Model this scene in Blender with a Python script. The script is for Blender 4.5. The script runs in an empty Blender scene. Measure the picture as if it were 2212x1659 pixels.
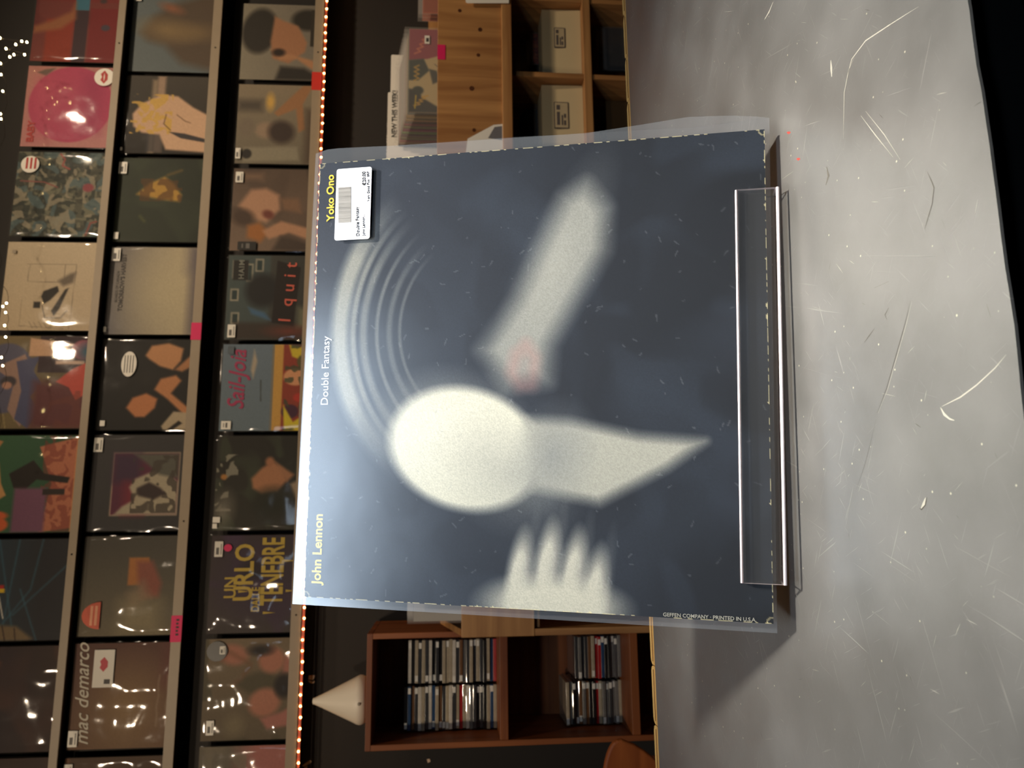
import bpy, bmesh, math, random
import numpy as np
from mathutils import Matrix, Vector
random.seed(7)
S = bpy.context.scene
COL = S.collection
# ------------------------------------------------------------------ camera
TABLE = 0.90                       # height of the counter top
CZ = TABLE + 0.2215                # camera height
YAW, PITCH, ROLL, FPX = math.radians(10.79), math.radians(5.41), math.radians(.335), 1660.0
def basis():
    cy, sy, cp, sp = math.cos(YAW), math.sin(YAW), math.cos(PITCH), math.sin(PITCH)
    f = Vector((sy*cp, cy*cp, -sp)); r = Vector((cy, -sy, 0)); u = r.cross(f)
    c, s = math.cos(ROLL), math.sin(ROLL)
    return c*r + s*u, c*u - s*r, f
RGT, UPV, FWD = basis()
CAM = Vector((0, 0, CZ))
cd = bpy.data.cameras.new('camera'); cam = bpy.data.objects.new('camera', cd); COL.objects.link(cam)
X_, Y_, Z_ = -UPV, RGT, -FWD       # the picture was taken on its side: picture right is down
cam.matrix_world = Matrix(((X_.x, Y_.x, Z_.x, 0), (X_.y, Y_.y, Z_.y, 0), (X_.z, Y_.z, Z_.z, CZ), (0, 0, 0, 1)))
cd.sensor_fit = 'HORIZONTAL'; cd.sensor_width = 36; cd.lens = 36*FPX/2212
cd.clip_start = 0.01
cd.dof.use_dof = True; cd.dof.focus_distance = 0.52; cd.dof.aperture_fstop = 18
S.camera = cam
def ray(x, y):
    return (FWD*FPX + RGT*(829.5-y) - UPV*(x-1106)).normalized()
def at(x, y, Y):                   # photo pixel -> point on the vertical plane at distance Y
    d = ray(x, y); return CAM + d*(Y/d.y)
def on_table(x, y, z=TABLE):
    d = ray(x, y); return CAM + d*((z-CZ)/d.z)
# ------------------------------------------------------------------ world, lights, exposure
w = bpy.data.worlds.new('world'); S.world = w; w.use_nodes = True
w.node_tree.nodes['Background'].inputs[0].default_value = (.9, .75, .6, 1)
w.node_tree.nodes['Background'].inputs[1].default_value = .02
S.view_settings.view_transform = 'Standard'; S.view_settings.look = 'None'
S.view_settings.gamma = 1; S.view_settings.use_curve_mapping = False
S.view_settings.exposure = 0.0
S.cycles.max_bounces = 6; S.cycles.diffuse_bounces = 3; S.cycles.glossy_bounces = 3; S.cycles.caustics_reflective = False; S.cycles.caustics_refractive = False
def area(name, loc, tgt, sx, sy, power, col, spread=180):
    l = bpy.data.lights.new(name, 'AREA'); l.shape = 'RECTANGLE'; l.size = sx; l.size_y = sy
    l.energy = power; l.color = col; l.spread = math.radians(spread)
    o = bpy.data.objects.new(name, l); COL.objects.link(o); o.location = loc
    o.rotation_euler = (Vector(tgt)-Vector(loc)).to_track_quat('-Z', 'Y').to_euler(); return o
def bulb(name, loc, r, power, col):
    l = bpy.data.lights.new(name, 'POINT'); l.shadow_soft_size = r; l.energy = power; l.color = col
    o = bpy.data.objects.new(name, l); COL.objects.link(o); o.location = loc; return o
WARM = (1, .80, .58)
area('ceiling_spot_right', (.56, .03, CZ+1.6), (.14, .40, TABLE), .10, .10, 2.6, (1, .93, .82), 31)
area('ceiling_spot_left', (-.22, .26, CZ+1.6), (.14, .40, TABLE), .14, .14, .5, (1, .93, .82), 31)
area('counter_panel_light', (-.10, -.45, CZ+1.15), (.1, .55, CZ+.05), .8, .20, 3.7, (.66, .82, 1), 80)
area('wall_spot_1', (-1.08, .30, CZ+1.95), (-.3, 2.65, CZ+.7), .09, .09, 5.0, WARM, 92)
area('wall_spot_2', (-1.18, -.40, CZ+1.62), (-.2, 2.65, CZ+.5), .08, .08, 3.6, WARM, 92)
area('wall_spot_3', (1.0, 1.15, CZ+2.05), (1.05, 2.65, CZ+.5), .09, .09, 4.6, WARM, 92)
area('wall_spot_4', (2.2, 1.25, CZ+2.05), (1.6, 2.6, CZ+.0), .09, .09, 6.6, WARM, 92)
# ------------------------------------------------------------------ materials
MATS = {}
def lin(c):
    c = np.asarray(c, float)/255.; return np.where(c <= .04045, c/12.92, ((c+.055)/1.055)**2.4)
def L4(c): return tuple(float(v) for v in lin(c)) + (1,)
def new_mat(name):
    m = bpy.data.materials.new(name); m.use_nodes = True
    return m, m.node_tree.nodes, m.node_tree.links, m.node_tree.nodes['Principled BSDF']
def mat(name, rgb, rough=.6, metal=0., var=.12, scale=40, bump=0., spec=.5, emit=0., coat=0.):
    if name in MATS: return MATS[name]
    m, N, K, p = new_mat(name)
    p.inputs['Roughness'].default_value = rough; p.inputs['Metallic'].default_value = metal
    p.inputs['Specular IOR Level'].default_value = spec; p.inputs['Coat Weight'].default_value = coat
    tc = N.new('ShaderNodeTexCoord'); nz = N.new('ShaderNodeTexNoise'); nz.inputs['Scale'].default_value = scale
    nz.inputs['Detail'].default_value = 4; K.new(tc.outputs['Object'], nz.inputs['Vector'])
    mx = N.new('ShaderNodeMixRGB'); c = L4(rgb)
    mx.inputs[1].default_value = tuple(v*(1-var) for v in c[:3])+(1,); mx.inputs[2].default_value = tuple(min(1, v*(1+var)) for v in c[:3])+(1,)
    K.new(nz.outputs['Fac'], mx.inputs[0]); K.new(mx.outputs[0], p.inputs['Base Color'])
    if bump:
        b = N.new('ShaderNodeBump'); b.inputs['Strength'].default_value = bump; b.inputs['Distance'].default_value = .002
        K.new(nz.outputs['Fac'], b.inputs['Height']); K.new(b.outputs[0], p.inputs['Normal'])
    if emit:
        p.inputs['Emission Color'].default_value = c; p.inputs['Emission Strength'].default_value = emit
    MATS[name] = m; return m
def wood(name, rgb, dark, axis='X', scale=6., rough=.55):
    if name in MATS: return MATS[name]
    m, N, K, p = new_mat(name); p.inputs['Roughness'].default_value = rough
    tc = N.new('ShaderNodeTexCoord'); mp = N.new('ShaderNodeMapping')
    s = {'X': (.6, 8, 8), 'Z': (8, 8, .6), 'Y': (8, .6, 8)}[axis]
    mp.inputs['Scale'].default_value = tuple(v*scale for v in s)
    K.new(tc.outputs['Object'], mp.inputs['Vector'])
    n1 = N.new('ShaderNodeTexNoise'); n1.inputs['Scale'].default_value = 1.; n1.inputs['Detail'].default_value = 6; n1.inputs['Distortion'].default_value = .6
    K.new(mp.outputs[0], n1.inputs['Vector'])
    r = N.new('ShaderNodeValToRGB'); r.color_ramp.elements[0].position = .35; r.color_ramp.elements[1].position = .68
    r.color_ramp.elements[0].color = L4(dark); r.color_ramp.elements[1].color = L4(rgb)
    K.new(n1.outputs['Fac'], r.inputs[0]); K.new(r.outputs[0], p.inputs['Base Color'])
    b = N.new('ShaderNodeBump'); b.inputs['Strength'].default_value = .15; b.inputs['Distance'].default_value = .001
    K.new(n1.outputs['Fac'], b.inputs['Height']); K.new(b.outputs[0], p.inputs['Normal'])
    MATS[name] = m; return m
def print_mat(name, rough=.45):
    if name in MATS: return MATS[name]
    m, N, K, p = new_mat(name); p.inputs['Roughness'].default_value = rough
    a = N.new('ShaderNodeAttribute'); a.attribute_name = 'ink'
    tc = N.new('ShaderNodeTexCoord'); nz = N.new('ShaderNodeTexNoise'); nz.inputs['Scale'].default_value = 900
    K.new(tc.outputs['Object'], nz.inputs['Vector'])
    mr = N.new('ShaderNodeMapRange'); mr.inputs[3].default_value = .86; mr.inputs[4].default_value = 1.14
    K.new(nz.outputs['Fac'], mr.inputs[0])
    v = N.new('ShaderNodeVectorMath'); v.operation = 'SCALE'
    K.new(a.outputs['Color'], v.inputs[0]); K.new(mr.outputs[0], v.inputs['Scale']); K.new(v.outputs[0], p.inputs['Base Color'])
    MATS[name] = m; return m
def film(name, rough, haze, bump, bscale, tint=(1, 1, 1), ior=1.5):
    if name in MATS: return MATS[name]
    m, N, K, p = new_mat(name); N.remove(p); out = N['Material Output']
    tr = N.new('ShaderNodeBsdfTransparent'); tr.inputs[0].default_value = (.97, .97, .97, 1)
    df = N.new('ShaderNodeBsdfDiffuse'); df.inputs[0].default_value = tint+(1,)
    gl = N.new('ShaderNodeBsdfGlossy'); gl.inputs['Roughness'].default_value = rough
    lw = N.new('ShaderNodeLayerWeight'); lw.inputs[0].default_value = .5      # Schlick, the same from both sides of the film
    pw = N.new('ShaderNodeMath'); pw.operation = 'POWER'; pw.inputs[1].default_value = 5; K.new(lw.outputs['Facing'], pw.inputs[0])
    fr = N.new('ShaderNodeMapRange'); fr.inputs[3].default_value = ((ior-1)/(ior+1))**2; K.new(pw.outputs[0], fr.inputs[0])
    m1 = N.new('ShaderNodeMixShader'); m1.inputs[0].default_value = haze
    m2 = N.new('ShaderNodeMixShader')
    tc = N.new('ShaderNodeTexCoord'); nz = N.new('ShaderNodeTexNoise'); nz.inputs['Scale'].default_value = bscale; nz.inputs['Detail'].default_value = 3
    K.new(tc.outputs['Object'], nz.inputs['Vector'])
    if bump:
        b = N.new('ShaderNodeBump'); b.inputs['Strength'].default_value = bump; b.inputs['Distance'].default_value = .004
        K.new(nz.outputs['Fac'], b.inputs['Height']); K.new(b.outputs[0], gl.inputs['Normal']); K.new(b.outputs[0], lw.inputs['Normal'])
    K.new(tr.outputs[0], m1.inputs[1]); K.new(df.outputs[0], m1.inputs[2])
    K.new(fr.outputs[0], m2.inputs[0]); K.new(m1.outputs[0], m2.inputs[1]); K.new(gl.outputs[0], m2.inputs[2])
    K.new(m2.outputs[0], out.inputs[0])
    MATS[name] = m; return m
def zinc():
    m, N, K, p = new_mat('scratched_zinc')
    tc = N.new('ShaderNodeTexCoord'); O = tc.outputs['Object']
    def noise(scale, vec=None, detail=4, rot=0):
        mr_ = N.new('ShaderNodeMapping'); mr_.inputs['Rotation'].default_value = (0, 0, rot); mr_.inputs['Location'].default_value = (rot*3, rot, 0); K.new(O, mr_.inputs['Vector'])
        mp = N.new('ShaderNodeMapping'); mp.inputs['Scale'].default_value = scale
        K.new(mr_.outputs[0], mp.inputs['Vector']); n = N.new('ShaderNodeTexNoise'); n.inputs['Scale'].default_value = 1; n.inputs['Detail'].default_value = detail
        K.new(mp.outputs[0], n.inputs['Vector']); return n.outputs['Fac']
    def ramp(s, a, b, lo=0, hi=1):
        r = N.new('ShaderNodeMapRange'); r.inputs[1].default_value = a; r.inputs[2].default_value = b; r.inputs[3].default_value = lo; r.inputs[4].default_value = hi
        K.new(s, r.inputs[0]); return r.outputs[0]
    def mth(op, a, b):
        q = N.new('ShaderNodeMath'); q.operation = op
        for i, v in enumerate((a, b)):
            if isinstance(v, (int, float)): q.inputs[i].default_value = v
            else: K.new(v, q.inputs[i])
        return q.outputs[0]
    sc = None
    for i, rot in enumerate((.35, 1.25, 2.1, 2.75, .85)):
        s = ramp(noise((480+60*i, 12+7*i, 1), detail=2, rot=rot), .69, .75)
        sc = s if sc is None else mth('MAXIMUM', sc, s)
    patch = ramp(noise((9, 9, 9), detail=3), .36, .60)
    sc = mth('MULTIPLY', sc, patch)
    vo = N.new('ShaderNodeTexVoronoi'); vo.inputs['Scale'].default_value = 120; K.new(O, vo.inputs['Vector'])
    sp = ramp(vo.outputs['Distance'], .085, .045)
    sx = N.new('ShaderNodeSeparateColor'); K.new(vo.outputs['Color'], sx.inputs[0])
    sp = mth('MULTIPLY', sp, ramp(sx.outputs[0], .55, .57))
    clo = noise((18, 18, 18), detail=6); fine = noise((260, 260, 260), detail=3)
    base = N.new('ShaderNodeMixRGB'); base.inputs[1].default_value = (.215, .211, .200, 1); base.inputs[2].default_value = (.285, .280, .268, 1)
    K.new(ramp(clo, .3, .7), base.inputs[0])
    m1 = N.new('ShaderNodeMixRGB'); m1.inputs[2].default_value = (.72, .70, .62, 1); K.new(mth('MULTIPLY', sc, .22), m1.inputs[0]); K.new(base.outputs[0], m1.inputs[1])
    m2 = N.new('ShaderNodeMixRGB'); m2.inputs[2].default_value = (.85, .80, .62, 1); K.new(mth('MULTIPLY', sp, .8), m2.inputs[0]); K.new(m1.outputs[0], m2.inputs[1])
    K.new(m2.outputs[0], p.inputs['Base Color'])
    p.inputs['Metallic'].default_value = .62
    K.new(ramp(clo, .25, .75, .31, .40), p.inputs['Roughness'])
    h = mth('ADD', mth('MULTIPLY', fine, .25), mth('MULTIPLY', sc, .6))
    b = N.new('ShaderNodeBump'); b.inputs['Strength'].default_value = .25; b.inputs['Distance'].default_value = .0008
    K.new(h, b.inputs['Height']); K.new(b.outputs[0], p.inputs['Normal'])
    return m
BLACK = mat('matte_black', (22, 20, 18), .8, var=.3, scale=12)
BLACKL = mat('black_laminate', (7, 7, 7), .9, var=.2, spec=.1)
BLACKW = mat('black_wall_paint', (36, 31, 27), .75, var=.18, scale=5, bump=.2)
CARPET = mat('dark_floor', (14, 13, 12), .9, var=.3)
CEIL = mat('dark_ceiling', (30, 27, 24), .9)
RAIL = mat('grey_beige_ledge', (150, 134, 112), .5, var=.06)
WHITE = mat('white_paper', (232, 226, 214), .6, var=.03)
STICK = mat('sticker_white', (225, 220, 208), .45, var=.03)
INKBLK = mat('black_ink', (30, 27, 26), .6)
PINK = mat('pink_tag', (215, 28, 92), .6, var=.05)
RED = mat('red_tag', (205, 44, 30), .6, var=.05)
PRINT = print_mat('printed_card', .6); PRINT.node_tree.nodes['Principled BSDF'].inputs['Specular IOR Level'].default_value = .25
WFILM = film('wall_bag_film', .07, .012, .12, 16, (.9, .85, .78), 1.42)
# ------------------------------------------------------------------ mesh helpers
def link(o, parent=None):
    COL.objects.link(o)
    if parent: o.parent = parent
    return o
def tag(o, label, cat, group=None):
    o['label'] = label; o['category'] = cat
    if group: o['group'] = group
    return o
def thing(name, label, cat, loc=(0, 0, 0), rot=(0, 0, 0), group=None):
    o = bpy.data.objects.new(name, None); COL.objects.link(o); o.location = loc; o.rotation_euler = rot
    o.empty_display_size = .05
    return tag(o, label, cat, group)
def mesh_obj(name, me, m, parent=None, loc=None):
    if m and not me.materials: me.materials.append(m)
    o = bpy.data.objects.new(name, me); link(o, parent)
    if loc is not None: o.location = loc
    return o
def box_bm(bm, x0, x1, y0, y1, z0, z1, bev=0):
    r = bmesh.ops.create_cube(bm, size=1)
    bmesh.ops.scale(bm, vec=(x1-x0, y1-y0, z1-z0), verts=r['verts'])
    bmesh.ops.translate(bm, vec=((x0+x1)/2, (y0+y1)/2, (z0+z1)/2), verts=r['verts'])
    if bev:
        es = list({e for v in r['verts'] for e in v.link_edges})
        bmesh.ops.bevel(bm, geom=es, offset=bev, segments=2, affect='EDGES', profile=.5)
def done(bm, name):
    bmesh.ops.recalc_face_normals(bm, faces=bm.faces)
    me = bpy.data.meshes.new(name); bm.to_mesh(me); bm.free(); return me
def box(name, ext, m, parent=None, bev=0, loc=None):
    bm = bmesh.new(); box_bm(bm, *ext, bev); return mesh_obj(name, done(bm, name), m, parent, loc)
def struct(o): o['kind'] = 'structure'; return o
def prism(name, pts, y0, y1, m, parent=None):     # outline in (x, z), from y0 to y1
    bm = bmesh.new()
    a = [bm.verts.new((x, y0, z)) for x, z in pts]; b = [bm.verts.new((x, y1, z)) for x, z in pts]
    bm.faces.new(a); bm.faces.new(b[::-1]); n = len(pts)
    for i in range(n): bm.faces.new((a[i], b[i], b[(i+1) % n], a[(i+1) % n]))
    return mesh_obj(name, done(bm, name), m, parent)
def rrect(x0, x1, z0, z1, r, n=5):
    o = []
    for cx, cz, a0 in ((x1-r, z1-r, 0), (x0+r, z1-r, 90), (x0+r, z0+r, 180), (x1-r, z0+r, 270)):
        for k in range(n+1):
            t = math.radians(a0+90*k/n); o.append((cx+r*math.cos(t), cz+r*math.sin(t)))
    return o
def disc_pts(cx, cz, rx, rz, n=28): return [(cx+rx*math.cos(2*math.pi*k/n), cz+rz*math.sin(2*math.pi*k/n)) for k in range(n)]
def lathe(name, prof, m, parent=None, n=32, loc=None, smooth=True):
    bm = bmesh.new(); rings = []
    for r, z in prof:
        rings.append([bm.verts.new((max(r, 1e-5)*math.cos(2*math.pi*k/n), max(r, 1e-5)*math.sin(2*math.pi*k/n), z)) for k in range(n)])
    for a, b in zip(rings, rings[1:]):
        for k in range(n): bm.faces.new((a[k], a[(k+1) % n], b[(k+1) % n], b[k]))
    bm.faces.new(rings[0][::-1]); bm.faces.new(rings[-1])
    me = done(bm, name)
    if smooth: me.shade_smooth()
    return mesh_obj(name, me, m, parent, loc)
def tube(name, pts, r, m, parent=None, n=6):
    bm = bmesh.new(); rings = []; P = [Vector(p) for p in pts]
    for i, p in enumerate(P):
        t = (P[min(i+1, len(P)-1)]-P[max(i-1, 0)]).normalized()
        a = t.cross(Vector((0, 0, 1)));  a = a.normalized() if a.length > 1e-4 else Vector((1, 0, 0)); b = t.cross(a)
        rings.append([bm.verts.new(p+a*r*math.cos(2*math.pi*k/n)+b*r*math.sin(2*math.pi*k/n)) for k in range(n)])
    for a, b in zip(rings, rings[1:]):
        for k in range(n): bm.faces.new((a[k], a[(k+1) % n], b[(k+1) % n], b[k]))
    bm.faces.new(rings[0][::-1]); bm.faces.new(rings[-1])
    me = done(bm, name); me.shade_smooth(); return mesh_obj(name, me, m, parent)
def text(name, s, size, m, parent, x, z, y=-.0012, align='LEFT', bold=0., shear=0., rot=0., sx=1., space=1., sz=1.):
    c = bpy.data.curves.new('t', 'FONT'); c.body = s; c.size = size; c.align_x = align; c.offset = bold*size; c.shear = shear
    c.extrude = .00012; c.resolution_u = 3; c.space_character = space
    t = bpy.data.objects.new('t', c); COL.objects.link(t)
    dg = bpy.context.evaluated_depsgraph_get(); me = bpy.data.meshes.new_from_object(t.evaluated_get(dg))
    bpy.data.objects.remove(t); bpy.data.curves.remove(c)
    me.transform(Matrix.Diagonal((sx, sz, 1, 1))); me.materials.clear()
    o = mesh_obj(name, me, m, parent); o.location = (x, y, z); o.rotation_euler = (math.pi/2, -rot, 0)
    return o
# ------------------------------------------------------------------ painting flat print as vertex ink
def vnoise(n, cells, seed):
    r = np.random.RandomState(seed); g = r.rand(cells+2, cells+2); t = np.linspace(0, cells, n, endpoint=False)
    i = t.astype(int); f = t-i; f = f*f*(3-2*f)
    A = g[np.ix_(i, i)]; B = g[np.ix_(i+1, i)]; C = g[np.ix_(i, i+1)]; D = g[np.ix_(i+1, i+1)]
    fx = f[:, None]; fy = f[None, :]
    return (A*(1-fx)+B*fx)*(1-fy)+(C*(1-fx)+D*fx)*fy
class Ink:
    # a: 0 top .. 1 bottom of the cover; b: 0 right .. 1 left edge
    def __init__(s, n, c):
        s.n = n; t = np.linspace(0, 1, n); s.a, s.b = np.meshgrid(t, t, indexing='ij'); s.c = np.ones((n, n, 3))*np.array(c, float); s.seed = 1
    def mix(s, mask, c):
        s.c = s.c*(1-mask[..., None])+np.array(c, float)*mask[..., None]; return s
    def _s(s, d, soft): return np.clip(.5-d/(2*max(soft, .004)), 0, 1)
    def ell(s, ca, cb, ra, rb, c, rot=0, soft=.01, al=1.):
        t = math.radians(rot); x = (s.a-ca); y = (s.b-cb)
        p = x*math.cos(t)+y*math.sin(t); q = -x*math.sin(t)+y*math.cos(t)
        d = (np.sqrt((p/ra)**2+(q/rb)**2)-1)*min(ra, rb)
        return s.mix(s._s(d, soft)*al, c)
    def poly(s, pts, c, soft=.006, al=1.):
        ins = np.zeros(s.a.shape, bool); dm = np.full(s.a.shape, 9.)
        for (a0, b0), (a1, b1) in zip(pts, pts[1:]+pts[:1]):
            if abs(b1-b0) > 1e-9:
                hit = ((b0 > s.b) != (b1 > s.b)) & (s.a < (a1-a0)*(s.b-b0)/(b1-b0)+a0); ins ^= hit
            da, db = a1-a0, b1-b0; L = da*da+db*db+1e-12
            t = np.clip(((s.a-a0)*da+(s.b-b0)*db)/L, 0, 1)
            dm = np.minimum(dm, np.hypot(s.a-a0-t*da, s.b-b0-t*db))
        return s.mix(s._s(np.where(ins, -dm, dm), soft)*al, c)
    def rect(s, a0, a1, b0, b1, c, soft=.004, al=1.): return s.poly([(a0, b0), (a1, b0), (a1, b1), (a0, b1)], c, soft, al)
    def line(s, pts, wd, c, soft=.004, al=1.):
        dm = np.full(s.a.shape, 9.)
        for (a0, b0), (a1, b1) in zip(pts, pts[1:]):
            da, db = a1-a0, b1-b0; t = np.clip(((s.a-a0)*da+(s.b-b0)*db)/(da*da+db*db+1e-12), 0, 1)
            dm = np.minimum(dm, np.hypot(s.a-a0-t*da, s.b-b0-t*db))
        return s.mix(s._s(dm-wd/2, soft)*al, c)
    def grad(s, c0, c1, axis='a', lo=0, hi=1, al=1.):
        t = np.clip(((s.a if axis == 'a' else s.b)-lo)/(hi-lo), 0, 1)[..., None]
        s.c = s.c*(1-al)+al*(np.array(c0, float)*(1-t)+np.array(c1, float)*t); return s
    def blot(s, cells, c, thr=.5, w=.15, al=1., within=None):
        s.seed += 1; N_ = vnoise(256, cells, s.seed*13+cells); W1 = vnoise(s.n, max(3, cells*2//3), s.seed+91)-.5; W2 = vnoise(s.n, max(3, cells*2//3), s.seed+57)-.5
        ia = np.clip((s.a+W1*1.6/cells)*255, 0, 255).astype(int); ib = np.clip((s.b+W2*1.6/cells)*255, 0, 255).astype(int)
        m = np.clip((N_[ia, ib]-thr)/w, 0, 1)*al
        if within is not None:
            a0, a1, b0, b1 = within; m = m*((s.a > a0) & (s.a < a1) & (s.b > b0) & (s.b < b1))
        return s.mix(m, c)
    def grain(s, amp):
        r = np.random.RandomState(s.n+7); s.c = np.clip(s.c*(1+amp*(r.rand(s.n, s.n, 1)-.5)), 0, 255); return s
def ink_sheet(name, ink, W, H, T, m, parent, edge=(90, 82, 72), y=0., bow=0.):
    n = ink.n; t = np.linspace(0, 1, n); aa, bb = np.meshgrid(t, t, indexing='ij')
    v = np.stack([(.5-bb)*W, np.full_like(aa, y)-bow*np.sin(np.pi*bb)*np.sin(np.pi*aa), (1-aa)*H], -1).reshape(-1, 3)
    i = np.arange((n-1)*n).reshape(n-1, n)[:, :-1].reshape(-1)
    f = np.stack([i, i+1, i+n+1, i+n], -1)
    k = n*n; x = W/2
    ev = np.array([[x, y, 0], [x, y, H], [-x, y, H], [-x, y, 0], [x, y+T, 0], [x, y+T, H], [-x, y+T, H], [-x, y+T, 0]])
    ef = np.array([[k, k+4, k+5, k+1], [k+1, k+5, k+6, k+2], [k+2, k+6, k+7, k+3], [k+3, k+7, k+4, k], [k+4, k+7, k+6, k+5]])
    v = np.vstack([v, ev]); f = np.vstack([f, ef])
    me = bpy.data.meshes.new(name); me.vertices.add(len(v)); me.vertices.foreach_set('co', v.astype('f').ravel())
    me.loops.add(len(f)*4); me.loops.foreach_set('vertex_index', f.astype('i').ravel())
    me.polygons.add(len(f)); me.polygons.foreach_set('loop_start', np.arange(0, len(f)*4, 4, dtype='i'))
    me.update(calc_edges=True)
    col = np.ones((len(v), 4)); col[:k, :3] = lin(ink.c.reshape(-1, 3)); col[k:, :3] = lin(edge)
    at_ = me.color_attributes.new('ink', 'FLOAT_COLOR', 'POINT'); at_.data.foreach_set('color', col.astype('f').ravel())
    return mesh_obj(name, me, m, parent)
def film_sheet(name, W, H, n, amp, seed, y0=-.003, curl=0.):
    A = vnoise(n, 5, seed)-.5; B = vnoise(n, 9, seed+3)-.5; t = np.linspace(0, 1, n); bm = bmesh.new(); g = []
    def ed(q): return max(0, (q-.93)/.07)**2+max(0, (.05-q)/.05)**2
    for i in range(n):
        g.append([bm.verts.new(((.5-t[j])*W, y0+amp*(A[i, j]+.5*B[i, j])-amp*1.2*math.sin(math.pi*t[i])*math.sin(math.pi*t[j])+curl*(ed(t[j])*(1+A[i, j])+.5*ed(1-t[i])), (1-t[i])*H)) for j in range(n)])
    for i in range(n-1):
        for j in range(n-1): bm.faces.new((g[i][j], g[i+1][j], g[i+1][j+1], g[i][j+1]))
    me = done(bm, name); me.shade_smooth(); return me
# ------------------------------------------------------------------ the room
XL, XR, YF, YB, HC = -2.2, 3.4, -2.6, 2.695, 3.25
struct(box('floor', (XL, XR, YF, YB, -.05, 0), CARPET))
struct(box('ceiling', (XL, XR, YF, YB, HC, HC+.05), CEIL))
struct(box('wall_back', (XL, XR, YB, YB+.08, 0, HC), BLACKW))
struct(box('wall_front', (XL, XR, YF-.08, YF, 0, HC), BLACKW))
struct(box('wall_left', (XL-.08, XL, YF, YB, 0, HC), BLACKW))
struct(box('wall_right', (XR, XR+.08, YF, YB, 0, HC), BLACKW))
# ------------------------------------------------------------------ counter
T = TABLE
ctr = thing('counter', 'counter with scratched grey zinc top and plywood back edge', 'counter', (.2, .55, 0))
def cp(o): o.location = o.location-Vector(ctr.location); return o   # children given in world coordinates
bm = bmesh.new()          # sheet top with a slightly hand-trimmed front edge
xs = np.linspace(-1.25, 1.75, 241); rr = np.random.RandomState(3).rand(241)
fe = sorted((on_table(*p).x, on_table(*p).y) for p in ((2089.5, 0), (2114, 165), (2139, 330), (2163, 508), (2184, 660), (2196.7, 755), (2209, 871)))
fx, fy = [-1.25]+[p[0] for p in fe]+[1.75], [fe[0][1]]+[p[1] for p in fe]+[fe[-1][1]]
top = [bm.verts.new((x, float(np.interp(x, fx, fy))+.0008*(rr[i]-.5), T)) for i, x in enumerate(xs)]
back = [bm.verts.new((x, .8095, T)) for x in xs]
top2 = [bm.verts.new((v.co.x, v.co.y, T-.0014)) for v in top]; back2 = [bm.verts.new((x, .8095, T-.0014)) for x in xs]
for i in range(240):
    bm.faces.new((top[i], top[i+1], back[i+1], back[i])); bm.faces.new((top2[i], back2[i], back2[i+1], top2[i+1]))
    bm.faces.new((top[i], top2[i], top2[i+1], top[i+1])); bm.faces.new((back[i], back[i+1], back2[i+1], back2[i]))
bm.faces.new((top[0], back[0], back2[0], top2[0])); bm.faces.new((top[-1], top2[-1], back2[-1], back[-1]))
cp(mesh_obj('metal_top', done(bm, 'metal_top'), zinc(), ctr))
cp(box('core_board', (-1.25, 1.75, .275, .809, T-.03, T-.0015), BLACKL, ctr))
PLY = wood('plywood_edge', (255, 214, 136), (206, 146, 70), 'X', 9, .5)
bm = bmesh.new(); Lb = .058     # one edge piece, corners rounded where two meet
pts = [(-Lb/2+.0005, 0), (Lb/2-.0005, 0), (Lb/2-.0005, .010), (Lb/2-.0025, .0140), (Lb/2-.006, .0158), (-Lb/2+.006, .0158), (-Lb/2+.0025, .0140), (-Lb/2+.0005, .010)]
def ring(z, k): return [bm.verts.new((x*k, y, z)) for x, y in pts]
r0, r1 = ring(-.018, 1), ring(-.0004, 1); bm.faces.new(r0[::-1]); bm.faces.new(r1)
for i in range(8): bm.faces.new((r0[i], r0[(i+1) % 8], r1[(i+1) % 8], r1[i]))
bme = done(bm, 'edge_piece')
gl_me = None
for k in range(-16, 35):
    o = mesh_obj('edge_piece', bme, PLY, ctr); o.location = (.6147-.029-Lb*(k-4)+0*.5, .8097, T); cp(o)
    if k < 24:
        q = box('ply_line', (-Lb/2+.004, Lb/2-.004, .0064, .0078, -.0002, .0001), mat('ply_glue', (120, 66, 22), .6), o)
cp(box('body', (-1.22, 1.72, .285, .79, .0, T-.0301), BLACKL, ctr))
SCR = mat('bright_scratch', (196, 192, 178), .5, .5); SCD = mat('dark_gouge', (96, 92, 84), .5, .6)
def gouge(pts, wd, m, name='scratch'):
    P = [on_table(*p) for p in pts]; b = bmesh.new(); lo, hi = [], []
    for i, p in enumerate(P):
        t = (P[min(i+1, len(P)-1)]-P[max(i-1, 0)]); n = Vector((-t.y, t.x, 0)).normalized()*wd*(.25 if i in (0, len(P)-1) else 1)*random.uniform(.7, 1.2)/2
        lo.append(b.verts.new(p-n+Vector((0, 0, .0001)))); hi.append(b.verts.new(p+n+Vector((0, 0, .0001))))
    for i in range(len(P)-1): b.faces.new((lo[i], lo[i+1], hi[i+1], hi[i]))
    cp(mesh_obj(name, done(b, name), m, ctr))
gouge([(1967, 650), (1955, 700), (1935, 770), (1915, 840), (1895, 892)], .0004, SCD)
gouge([(1970, 652), (1958, 701), (1938, 771), (1918, 841), (1897, 893)], .0003, SCR)
gouge([(1893, 905), (1880, 960), (1868, 1005), (1850, 1058)], .0002, SCD)
gouge([(2174, 766), (2150, 795), (2110, 832), (2075, 858), (2035, 878)], .0006, SCR)
gouge([(2032, 880), (2040, 895), (2052, 905), (2062, 908)], .0012, SCR)
gouge([(2000, 1075), (1996, 1088), (1990, 1098)], .0022, SCR); gouge([(2003, 1074), (1999, 1090), (1991, 1101), (1987, 1098)], .0008, SCD)
gouge([(1830, 165), (1840, 128), (1870, 88), (1920, 55), (1985, 14)], .0007, SCR)
gouge([(1822, 300), (1824, 200), (1834, 150), (1845, 125)], .0005, SCR)
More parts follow.
